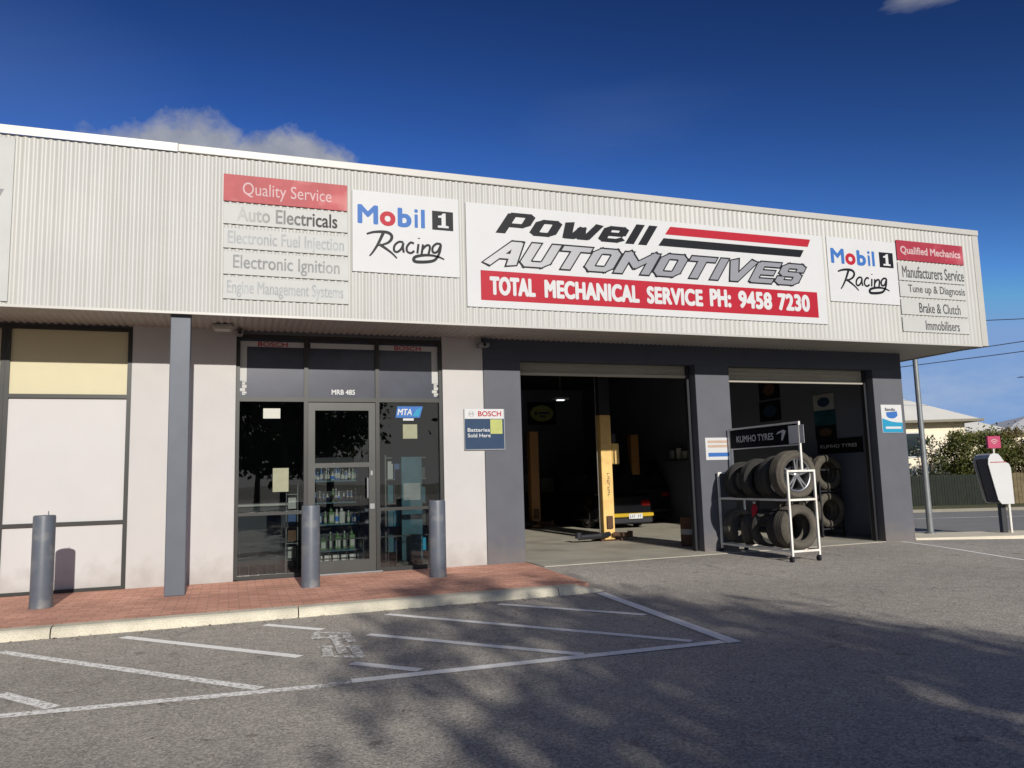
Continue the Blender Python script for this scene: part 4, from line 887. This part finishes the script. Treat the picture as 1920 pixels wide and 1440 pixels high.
# oval sign, lamp, bench, cabinet, trolley
t = thing('wall_sign', 'dark wall sign with yellow oval on the back wall of the first bay', 'sign', (10.25, 26.88, 3.55))
XO = 10.85
MB().box(XO-.55, XO+.55, 26.84, 26.90, 3.40, 4.24).build('panel', MT['black'], t)
m = MB(); m.prism([(XO+.46*cos(a*pi/16), 3.82+.30*sin(a*pi/16)) for a in range(32)], lambda a, b: (a, 26.836, b), lambda a, b: (a, 26.839, b)); m.build('oval', MT['lime'], t)
m = MB(); m.box(XO-.30, XO-.20, 26.832, 26.835, 3.76, 3.88); m.box(XO-.15, XO+.3, 26.832, 26.835, 3.80, 3.86); m.box(XO-.1, XO+.12, 26.832, 26.835, 3.68, 3.74); m.build('marks', MT['navy'], t)
t = thing('ceiling_lamp', 'short white strip lamp glowing in the dark first bay', 'lamp', (7.78, 18, 3.38))
MB().box(7.70, 7.88, 17.95, 18.05, 3.362, 3.385).build('tube', emit('lit_tube', (.9, .95, 1), 1.4), t); MB().box(7.60, 7.98, 17.88, 18.12, 3.386, 3.44, .01).build('housing', MT['galv'], t); MB().tube([(7.79, 18, 3.44), (7.79, 18, 4.7)], .008).build('rod', MT['galv'], t)
t = thing('workbench', 'dark workbench along the back wall of the first bay', 'workbench', (9.5, 26.3, .08))
MB().box(7.6, 11.4, 25.9, 26.85, .88, .94).build('top', MT['fence'], t)
for xx in (7.7, 9.5, 11.3): MB().box(xx-.05, xx+.05, 25.95, 26.8, .07, .88).build('leg', MT['dark_steel'], t)
t = thing('tool_trolley', 'dull red tool trolley by the left post of the first bay', 'trolley', (7.6, 21.4, .08))
MB().box(7.35, 7.87, 21.15, 21.6, .20, 1.0, .01).build('cabinet', MT['lamp_red'], t)
for k in range(5): MB().box(7.38, 7.84, 21.135, 21.15, .24+k*.15, .37+k*.15).build('drawer', MT['lamp_red'], t)
for xx in (7.42, 7.80):
    MB().lathe([(0, -.02), (.06, -.02), (.06, .02), (0, .02)], 'X', (xx, 21.35, .145), 14).build('caster', MT['dark_steel'], t)
for xx, w, h, lab in ((8.2, .22, .42, 'brown carton at the left end of the dark workbench'), (8.8, .30, .30, 'low pale carton beside the brown one on the dark workbench'), (10.7, .26, .5, 'tall pale carton at the right end of the dark workbench')):
    o = MB().box(xx-w, xx+w, 26.2, 26.6, .942, .942+h, .008).build('carton', MT['brown' if 'brown' in lab[:6] else 'bottle_w'], loc=(xx, 26.4, .942)); tag(o, lab, 'carton')
t = thing('tool_board', 'board hung with hand tools on the back wall above the workbench', 'tool board', (9.0, 26.88, 1.9))
MB().box(7.8, 8.9, 26.86, 26.9, 1.7, 2.6).build('panel', MT['fence'], t)
for k in range(9):
    a = 7.9+k*.11; m = MB(); m.box(a, a+.022, 26.835, 26.857, 2.0-.05*(k % 3), 2.5); m.box(a-.02, a+.042, 26.83, 26.857, 2.43, 2.5); m.build('tool', MT['galv'], t)
t = thing('storage_drum', 'pale drum standing on the workbench in the dark first bay', 'drum', (9.9, 26.3, .94))
MB().lathe([(0, .94), (.26, .94), (.27, .97), (.27, 1.55), (.25, 1.58), (0, 1.58)], 'Z', (9.9, 26.3, 0), 20).build('body', MT['bottle_w'], t, smooth=True)
t = thing('waste_drum', 'small dark drum with a pale band standing behind the middle pillar', 'drum', (8.30, 13.2, .07))
MB().lathe([(0, .075), (.16, .075), (.165, .10), (.16, .24), (.165, .26), (.16, .28), (.16, .42), (.165, .44), (.16, .46), (.16, .62), (.15, .63), (0, .625)], 'Z', (8.30, 13.2, 0), 24).build('body', MT['brown'], t, smooth=True)
MB().lathe([(.163, .30), (.163, .40)], 'Z', (8.30, 13.2, 0), 24).build('band', MT['bottle_w'], t)
t = thing('hose_reel', 'coiled dark air hose hung on the dark back wall of the first bay', 'hose', (9.2, 26.8, 1.9))
m = MB(); m.tube([(9.2+(.30+.004*k)*cos(k*pi/8), 26.80-.002*k, 2.2+(.34+.004*k)*sin(k*pi/8)) for k in range(56)], .018, 6); m.build('coil', MT['lamp_red'], t)
MB().box(9.12, 9.28, 26.6, 26.89, 2.44, 2.50).build('bracket', MT['galv'], t)
# boards on the right inner wall
XW = 12.545
def wplate(label, y0, y1, z0, z1, mat, inner=None, txt=None):
    t = thing('wall_board', label, 'sign', (XW, (y0+y1)/2, z0), 0, 'boards on the right wall of the second bay')
    MB().box(XW-.015, XW-.001, y0, y1, z0, z1).build('panel', MT[mat], t)
    if inner:
        c = ((y0+y1)/2, (z0+z1)/2); m = MB(); m.prism([(c[0]+(y1-y0)*.3*cos(a*pi/10), c[1]+(z1-z0)*.3*sin(a*pi/10)) for a in range(20)], lambda a, b: (XW-.019, a, b), lambda a, b: (XW-.016, a, b)); m.build('emblem', MT[inner], t)
    if txt: text(txt, (-(y1-.1), -(y0+.15), z0+(z1-z0)*.38, z0+(z1-z0)*.62), XW-.017, MT['white'], t, facing='L', bold=.02)
wplate('dark red board highest on the inner right wall', 15.58, 16.35, 3.22, 3.70, 'black', 'brown')
wplate('dark blue board under the red one on the inner right wall', 15.58, 16.38, 2.68, 3.17, 'black', 'navy')
wplate('white board with blue emblem on the inner right wall', 13.78, 14.43, 2.78, 3.14, 'letter_grey', 'navy')
wplate('teal board under the white emblem board', 13.78, 14.43, 2.445, 2.775, 'teal')
wplate('black board with red mark above the inner tyre header', 13.78, 14.43, 2.13, 2.44, 'black', 'brown')
wplate('black tyre header board lettered in white on the inner right wall', 13.05, 14.40, 1.80, 2.125, 'black', None, 'KUMHO TYRES')

t = thing('wall_shelf', 'wall shelf of pale cans in the dark right of the first bay', 'shelf', (12.36, 19.9, 1.86))
MB().box(12.2, 12.54, 19.1, 20.7, 1.84, 1.87).build('board', MT['dark_steel'], t)
for k, (yy, r, h) in enumerate(((19.3, .09, .26), (19.6, .11, .22), (19.95, .08, .32), (20.3, .11, .26))): MB().lathe([(0, 1.87), (r, 1.87), (r, 1.87+h), (r*.9, 1.88+h), (0, 1.88+h)], 'Z', (12.35, yy, 0), 14).build('can', MT[('white_old', 'bottle_w', 'white_old', 'galv')[k]], t)
# ================================================================== SHOP INTERIOR
t = thing('shelf_unit', 'shop shelving with glass edges seen through the door', 'shelves', (1.62, 13.7, .115))
for z in (.35, .78, 1.14, 1.50): MB().box(1.16, 2.12, 13.45, 13.85, z-.02, z).build('shelf', MT['teal'], t)
MB().box(1.14, 2.14, 13.86, 13.9, .115, 1.95).build('back', MT['inner_dark'], t)
for xx in (1.13, 2.14): MB().box(xx-.012, xx+.012, 13.45, 13.86, .115, 1.95).build('side', MT['frame_grey'], t)
def bottle(kind, x, y, z, h, r, mat, label, group):
    if kind == 'jug':
        t = thing('oil_jug', label, 'jug', (x, y, z), 0, group); m = MB(); m.box(x-r, x+r, y-r*.6, y+r*.6, z, z+h*.72, .012); m.box(x-r*.7, x+r*.3, y-r*.5, y+r*.5, z+h*.72, z+h*.9, .01); m.build('body', MT[mat], t)
        MB().lathe([(r*.25, z+h*.9), (r*.25, z+h), (0, z+h)], 'Z', (x-r*.3, y, 0), 10).build('cap', MT['bottle_k'], t); MB().box(x-r*.7, x+r*.7, y-r*.6-.004, y-r*.6-.001, z+h*.15, z+h*.55).build('label_patch', MT['bottle_w'], t)
    elif kind == 'box':
        o = MB().box(x-r, x+r, y-r, y+r, z, z+h, .006).build('carton', MT[mat], loc=(x, y, z)); tag(o, label, 'carton', group)
    else:
        t = thing('oil_bottle', label, 'bottle', (x, y, z), 0, group); MB().lathe([(0, z), (r, z+.004), (r, z+h*.62), (r*.45, z+h*.82), (r*.4, z+h*.9)], 'Z', (x, y, 0), 12).build('body', MT[mat], t, smooth=True)
        MB().lathe([(r*.48, z+h*.9), (r*.48, z+h), (0, z+h)], 'Z', (x, y, 0), 10).build('cap', MT['bottle_w'], t)
        MB().lathe([(r*1.02, z+h*.15), (r*1.02, z+h*.5)], 'Z', (x, y, 0), 12).build('label_band', MT['bottle_w' if mat != 'bottle_w' else 'blue'], t)
random.seed(8)
rows_ = ((1.50, 'on the top shelf behind the shop door', 16, .24), (1.14, 'on the second shelf behind the shop door', 14, .22), (.78, 'on the third shelf behind the shop door', 10, .27), (.35, 'on the lowest shelf behind the shop door', 8, .30))
for z, pos, n, h in rows_:
    for i in range(n):
        x = 1.22+(.86)*i/(n-1); k = random.choice(('bottle_k', 'bottle_w', 'bottle_g', 'bottle_b')) if z > .5 else 'bottle_g'
        nm = {'bottle_k': 'dark', 'bottle_w': 'pale', 'bottle_g': 'green', 'bottle_b': 'blue'}[k]
        kind = 'jug' if (z < .9 and i % 2 == 0) else 'bottle'
        bottle(kind, x+random.uniform(-.012, .012), 13.62+random.uniform(-.1, .04), z, h*random.uniform(.6, 1.1), random.uniform(.022, .034) if kind == 'bottle' else .048, k, '%s %s %s' % (nm, kind, pos), '%s %ss %s' % (nm, kind, pos))
for i in range(7): bottle('box', 1.24+i*.135, 13.30, .115, .17, .052, 'white_old', 'white carton in the row on the shop floor', 'white cartons on the shop floor')
t = thing('poster_stand', 'tall teal poster stand inside the right shop window', 'display', (2.75, 12.6, .115))
MB().box(2.60, 2.94, 12.58, 12.62, .2, 1.85, .005).build('poster', MT['teal'], t); MB().box(2.50, 3.0, 12.45, 12.75, .115, .2, .01).build('base', MT['frame_grey'], t)
MB().box(2.63, 2.91, 12.573, 12.578, 1.15, 1.42).build('picture', MT['letter_mid'], t)
t = thing('stock_shelf', 'tall shelf of blue and teal packs inside the right shop window', 'shelves', (2.86, 13.3, .115))
for z in (.30, .70, 1.10, 1.50, 1.86): MB().box(2.45, 3.15, 13.1, 13.5, z-.02, z).build('shelf', MT['frame_grey'], t)
for xx in (2.44, 3.15): MB().box(xx-.012, xx+.012, 13.1, 13.5, .115, 1.9).build('side', MT['frame_grey'], t)
random.seed(19)
for z in (.30, .70, 1.10, 1.50):
    for k in range(6): MB().box(2.48+k*.11, 2.57+k*.11, 13.12, 13.3, z+.001, z+random.uniform(.16, .32)).build('pack', MT[random.choice(('teal', 'bottle_b', 'cyan', 'bottle_k', 'teal', 'bottle_w'))], t)
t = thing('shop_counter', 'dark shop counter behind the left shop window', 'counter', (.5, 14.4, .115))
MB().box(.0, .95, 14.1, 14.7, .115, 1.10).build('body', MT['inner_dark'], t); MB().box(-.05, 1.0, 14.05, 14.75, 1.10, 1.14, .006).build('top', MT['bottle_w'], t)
t = thing('display_stand', 'narrow wire stand of small goods beside the shop door', 'stand', (.9, 12.7, .115))
m = MB()
for xx in (.82, .99): m.tube([(xx, 12.7, .115), (xx, 12.7, 1.45)], .008)
for k in range(5): m.tube([(.82, 12.7, .3+k*.25), (.99, 12.7, .3+k*.25)], .006)
m.build('frame', MT['galv'], t)
for k in range(4): MB().box(.845, .965, 12.68, 12.72, .33+k*.25, .50+k*.25).build('packet', MT[('bottle_w', 'brown', 'bottle_b', 'bottle_w')[k]], t)

# ================================================================== STREET SIDE
def sthing(name, label, cat, u, v, z=GZ, group=None):
    return thing(name, label, cat, st(u, v, z), RZ, group)     # children in local street axes: x along the street, y away
t = sthing('street_pole', 'tall galvanised street pole behind the corner of the building', 'pole', 3.22, 6.08)
MB().tube([(0, 0, 0), (0, 0, 2.4), (0, 0, 5.1)], [.085, .075, .065], 14).build('shaft', MT['galv'], t, smooth=True)
MB().lathe([(.14, 0), (.14, .03), (.09, .05)], 'Z', (0, 0, 0), 14).build('base_collar', MT['galv'], t)
t = sthing('payphone', 'white payphone hood on a post with a magenta sign above', 'payphone', 5.06, 5.8)
sc = .0145
sx = lambda px: (px-1885)*sc
sz = lambda py: (998-py)*sc
out = [(1852, 872), (1853, 862), (1857, 855), (1864, 852), (1872, 854), (1877, 861), (1881, 868), (1889, 872), (1892, 880), (1892, 945), (1870, 945), (1864, 937)]
m = MB(); m.prism([(sx(a), sz(b)) for a, b in out], lambda a, b: (a, -.36, b), lambda a, b: (a, -.32, b)); m.build('side_panel', MT['white'], t)
m = MB(); m.prism([(sx(a), sz(b)) for a, b in out], lambda a, b: (a, .32, b), lambda a, b: (a, .36, b)); m.build('side_panel', MT['white'], t)
m = MB(); 
top = [(1853, 862), (1857, 855), (1864, 852), (1872, 854), (1877, 861), (1881, 868), (1889, 872), (1892, 880), (1892, 945)]
vs = [(sx(a), yy, sz(b)-.004) for a, b in top for yy in (-.318, .318)]; m.add(vs, [(2*i, 2*i+1, 2*i+3, 2*i+2) for i in range(len(top)-1)]); m.build('hood', MT['white'], t)
m = MB(); m.box(sx(1868), sx(1890), -.3, .3, sz(943), sz(874), .01); m.build('phone_unit', MT['car_black'], t)
m = MB(); m.prism([(sx(a), sz(b)) for a, b in ((1833, 864), (1852, 862), (1853, 872), (1868, 940), (1846, 940))], lambda a, b: (a, -.318, b), lambda a, b: (a, -.27, b)); m.build('hood_shade_sheet', MT['hood_shade_sign_black'], t)  # black sheet standing in for the shade inside the open hood
m = MB(); m.box(sx(1856), sx(1884), -.366, -.361, sz(869.6), sz(868)); m.build('stripe', MT['red_faded'], t)
m = MB(); m.box(sx(1878), sx(1887), -.08, .08, 0, sz(945)); m.build('pedestal', MT['dark_steel'], t)
m = MB(); m.tube([(sx(1892), -.1, 0), (sx(1892), -.1, sz(880))], .035); m.tube([(sx(1900), .1, 0), (sx(1899), .1, sz(900))], .03); m.build('post', MT['white_metal'], t)
m = MB(); m.tube([(sx(1878), .0, sz(862)), (sx(1878), .0, sz(843))], .022); m.build('sign_stem', MT['white_metal'], t)
p = MB().box(sx(1867), sx(1891), -.05, .05, sz(843), sz(820), .01).build('sign', MT['magenta'], t)
m = MB()
for k, (w, zz) in enumerate(((.20, 835-.2), (.13, 832), (.06, 836))):
    pts = [(sx(1879)+w*.55*sin(a), sz(838)+.02+w*.75*cos(a)) for a in [(-.9+.3*i) for i in range(7)]]; ribbon(m, pts, lambda s: .022, -.053)
m.build('emblem', MT['letter_pink'], p)
# fence
MT['fence_shade_tint'] = M('shade_tinted_palings', (.020, .028, .018), .85, var=.3, scale=4)  # left palings coloured dark in place of the shade lying on them
def fence(u0, u1, v, label, n, mt='fence'):
    t = sthing('paling_fence', label, 'fence', u0, v); w = (u1-u0)/n; m = MB(); random.seed(int(u0*10)+3)
    for i in range(n): m.box(i*w+.006, (i+1)*w-.006, random.uniform(-.006, .006), .03, .03, 1.42+random.uniform(-.02, .02))
    m.build('palings', MT[mt], t)
    m = MB(); m.box(0, u1-u0, .03, .075, .3, .38); m.box(0, u1-u0, .03, .075, 1.1, 1.18); m.build('rail', MT['fence'], t)
    for k in range(int((u1-u0)/2.4)+1): MB().box(k*2.4, k*2.4+.09, .076, .16, 0, 1.4).build('post', MT['fence'], t)
fence(8.6, 13.4, 20.4, 'paling fence with shade painted in dark green, beside the road in front of the bushes', 40, 'fence_shade_tint')
fence(13.6, 21, 20.6, 'sunlit paling fence behind the payphone', 46)
# bushes
def leaves(m, c, rad, n, size, clumps, seed, flat=1.0, shell=.55):
    rnd = random.Random(seed); cs = []
    while len(cs) < clumps:
        p = Vector((rnd.uniform(-1, 1), rnd.uniform(-1, 1), rnd.uniform(-1, 1)))
        if shell*.5 < p.length < 1: cs.append((Vector((p.x*rad[0], p.y*rad[1], p.z*rad[2])), rnd.uniform(.16, .34)*min(rad)))
    for i in range(n):
        q, r = cs[rnd.randrange(len(cs))]
        d = Vector((rnd.gauss(0, 1), rnd.gauss(0, 1), rnd.gauss(0, .8)))*r*.75
        p = Vector(c)+q+d; a = Vector((rnd.gauss(0, 1), rnd.gauss(0, 1), rnd.gauss(0, 1))).normalized(); b = a.orthogonal().normalized()
        th = rnd.uniform(0, 2*pi); b = (b*cos(th)+a.cross(b)*sin(th)); e = a.cross(b); s = size*rnd.uniform(.6, 1.3)
        m.add([p-b*s*.5, p+e*s*.26+a*s*.06, p+b*s*.5, p-e*s*.26+a*s*.06], [(0, 1, 2, 3)])
    return cs
def shrub(name, label, u, v, rad, h, n, mat, size, clumps, seed, flower=0, group='bushes behind the fence'):
    t = sthing(name, label, 'bush', u, v, GZ, group); c = Vector((0, 0, h)); m = MB(); cs = leaves(m, c, rad, n, size, clumps, seed); m.build('crown', MT[mat], t)
    m = MB(); rnd = random.Random(seed)
    for q, r in cs[:14]: m.tube([(q.x*.1, q.y*.1, 0), (q.x*.4, q.y*.4, h*.5), tuple(c+q*.9)], [.05, .035, .012], 6)
    m.build('stems', MT['bark'], t)
    if flower: m = MB(); leaves(m, c, rad, flower, size*1.1, clumps, seed); m.build('blossom', MT['petal'], t)
shrub('garden_bush', 'sparse bush with pale blossom beside the street pole', 11.3, 22.6, (1.0, .9, 1.5), 1.75, 1500, 'leaf_dark', .15, 26, 4, 420)
shrub('garden_bush', 'rounded olive green bush above the middle of the fence', 12.8, 22.4, (1.3, 1.1, 1.7), 2.0, 7200, 'leaf', .14, 50, 5)
shrub('garden_bush', 'large olive green bush left of the payphone hood', 14.2, 22.6, (1.3, 1.1, 1.75), 2.0, 7400, 'leaf', .14, 50, 6)
shrub('garden_bush', 'bronze tinged bush behind the magenta sign', 15.5, 22.8, (1.0, 1.0, 1.6), 1.9, 5200, 'leaf_red', .13, 36, 7)
shrub('garden_bush', 'green bush at the right edge behind the payphone', 16.9, 22.5, (1.3, 1.1, 1.65), 1.9, 6200, 'leaf', .14, 40, 9)
# houses
def house(u, v, w, d, eave, rise, label, roof, over=.55, hip=2.6):
    t = sthing('house', label, 'house', u, v); m = MB(); m.box(0, w, 0, d, 0, eave); m.build('wall', MT['house_wall'], t)
    a = over; m = MB(); E = eave+.02; h = min(hip, w/2-.2)
    vs = [(-a, -a, E), (w+a, -a, E), (w+a, d+a, E), (-a, d+a, E), (h, d/2, E+rise), (w-h, d/2, E+rise)]
    m.add(vs, [(0, 1, 5, 4), (1, 2, 5), (2, 3, 4, 5), (3, 0, 4), (3, 2, 1, 0)]); r = m.build('roof', MT[roof], t)
    m = MB(); m.box(-a-.06, w+a+.06, -a-.12, -a-.001, E-.10, E+.03); m.box(w+a+.001, w+a+.10, -a, d+a, E-.10, E+.03); m.build('gutter', MT['gutter'], r)
    for i in range(int(w/3)):
        f = MB().box(1+i*3, 2.4+i*3, -.04, -.002, eave-1.9, eave-.55).build('window', MT['white'], t); MB().box(1.07+i*3, 2.33+i*3, -.045, -.041, eave-1.83, eave-.62).build('pane', MT['pane_dark'], f)
    return t
house(1.7, 26.5, 13.6, 9.5, 4.2, 2.0, 'cream house with pale hipped roof behind the bushes', 'roof', .6, 2.2)
house(22.9, 36, 9, 8, 3.9, 1.3, 'grey roofed house farther right beyond the cream house', 'roof_grey', .6, 4.2)
house(13.0, 34, 8.6, 8, 3.85, 1.35, 'pale roofed house half hidden between the other two roofs', 'roof', .5, 1.0)
t = sthing('tv_antenna', 'thin television antenna on the grey roof at the right', 'antenna', 25.4, 36, 5.0)
m = MB(); m.tube([(0, 0, 0), (0, 0, 2.2)], .03); m.build('mast', MT['dark_steel'], t)
m = MB(); m.tube([(-1.3, 0, 2.1), (1.1, 0, 2.12)], .025)
for k in range(7): m.tube([(-1.2+k*.36, -.3, 2.12), (-1.2+k*.36, .3, 2.12)], .012)
m.build('boom', MT['dark_steel'], t)
# wires
def wire(p, q, sag, label):
    n = 16; pts = [tuple(Vector(p).lerp(Vector(q), i/n)-Vector((0, 0, sag*4*(i/n)*(1-i/n)))) for i in range(n+1)]
    o = MB().tube(pts, .022, 5).build('power_line', MT['dark_steel'], loc=p); tag(o, label, 'wire', 'overhead wires at the right')
wire(st(8, 26, 9.1), st(60, 22, 10.2), .5, 'upper overhead wire beside the right end of the fascia')
wire(st(2, 30, 6.2), st(46, 10, 9.4), .3, 'lower overhead wire sloping above the house roofs')
wire(st(2, 31, 6.5), st(48, 9, 10.6), .3, 'middle overhead wire running between the other two')

# ================================================================== TREES BEHIND THE VIEWPOINT
def tree(loc, h, rad, n, size, clumps, seed, label, zc=.62, name='leafy_tree'):
    t = thing(name, label, 'tree', loc, 0, 'trees across the car park'); x, y, z = loc; c = Vector((x, y, z+h*zc)); m = MB()
    cs = leaves(m, c, rad, n, size, clumps, seed, shell=.3); m.build('crown', MT['leaf_dark'], t)
    m = MB(); m.tube([(x, y, z), (x+.05, y, z+h*.2), (x-.05, y+.05, z+h*.42)], [.2, .16, .13], 10)
    for q, r in cs[:16]: m.tube([(x-.05, y+.05, z+h*.38), tuple(Vector((x, y, z+h*.45)).lerp(c+q, .5)+Vector((0, 0, .2))), tuple(c+q)], [.09, .05, .015], 6)
    m.build('trunk', MT['bark'], t)
tree((4.2, -12, 0), 8.0, (2.45, 2.0, 2.6), 7600, .25, 50, 21, 'dense street tree behind the viewpoint that shades the asphalt', .68)
tree((2.3, -13, 0), 9.3, (1.8, 1.4, 3.0), 2100, .24, 34, 24, 'thin street tree beside the dense one behind the viewpoint', .68)
for i, (x, y, h) in enumerate(((-9, -27, 9), (-3.5, -30, 10.5), (1.5, -28, 10), (5.5, -33, 9.5), (19, -30, 7))):
    tree((x, y, 0), h, (4.4, 2.8, h*.40), 3400, .6, 44, 30+i, ('broad dark tree', 'tallest dark tree', 'dense dark tree', 'rounded dark tree', 'lone dark tree')[i]+' across the car park, mirrored in the shop glass', .6)
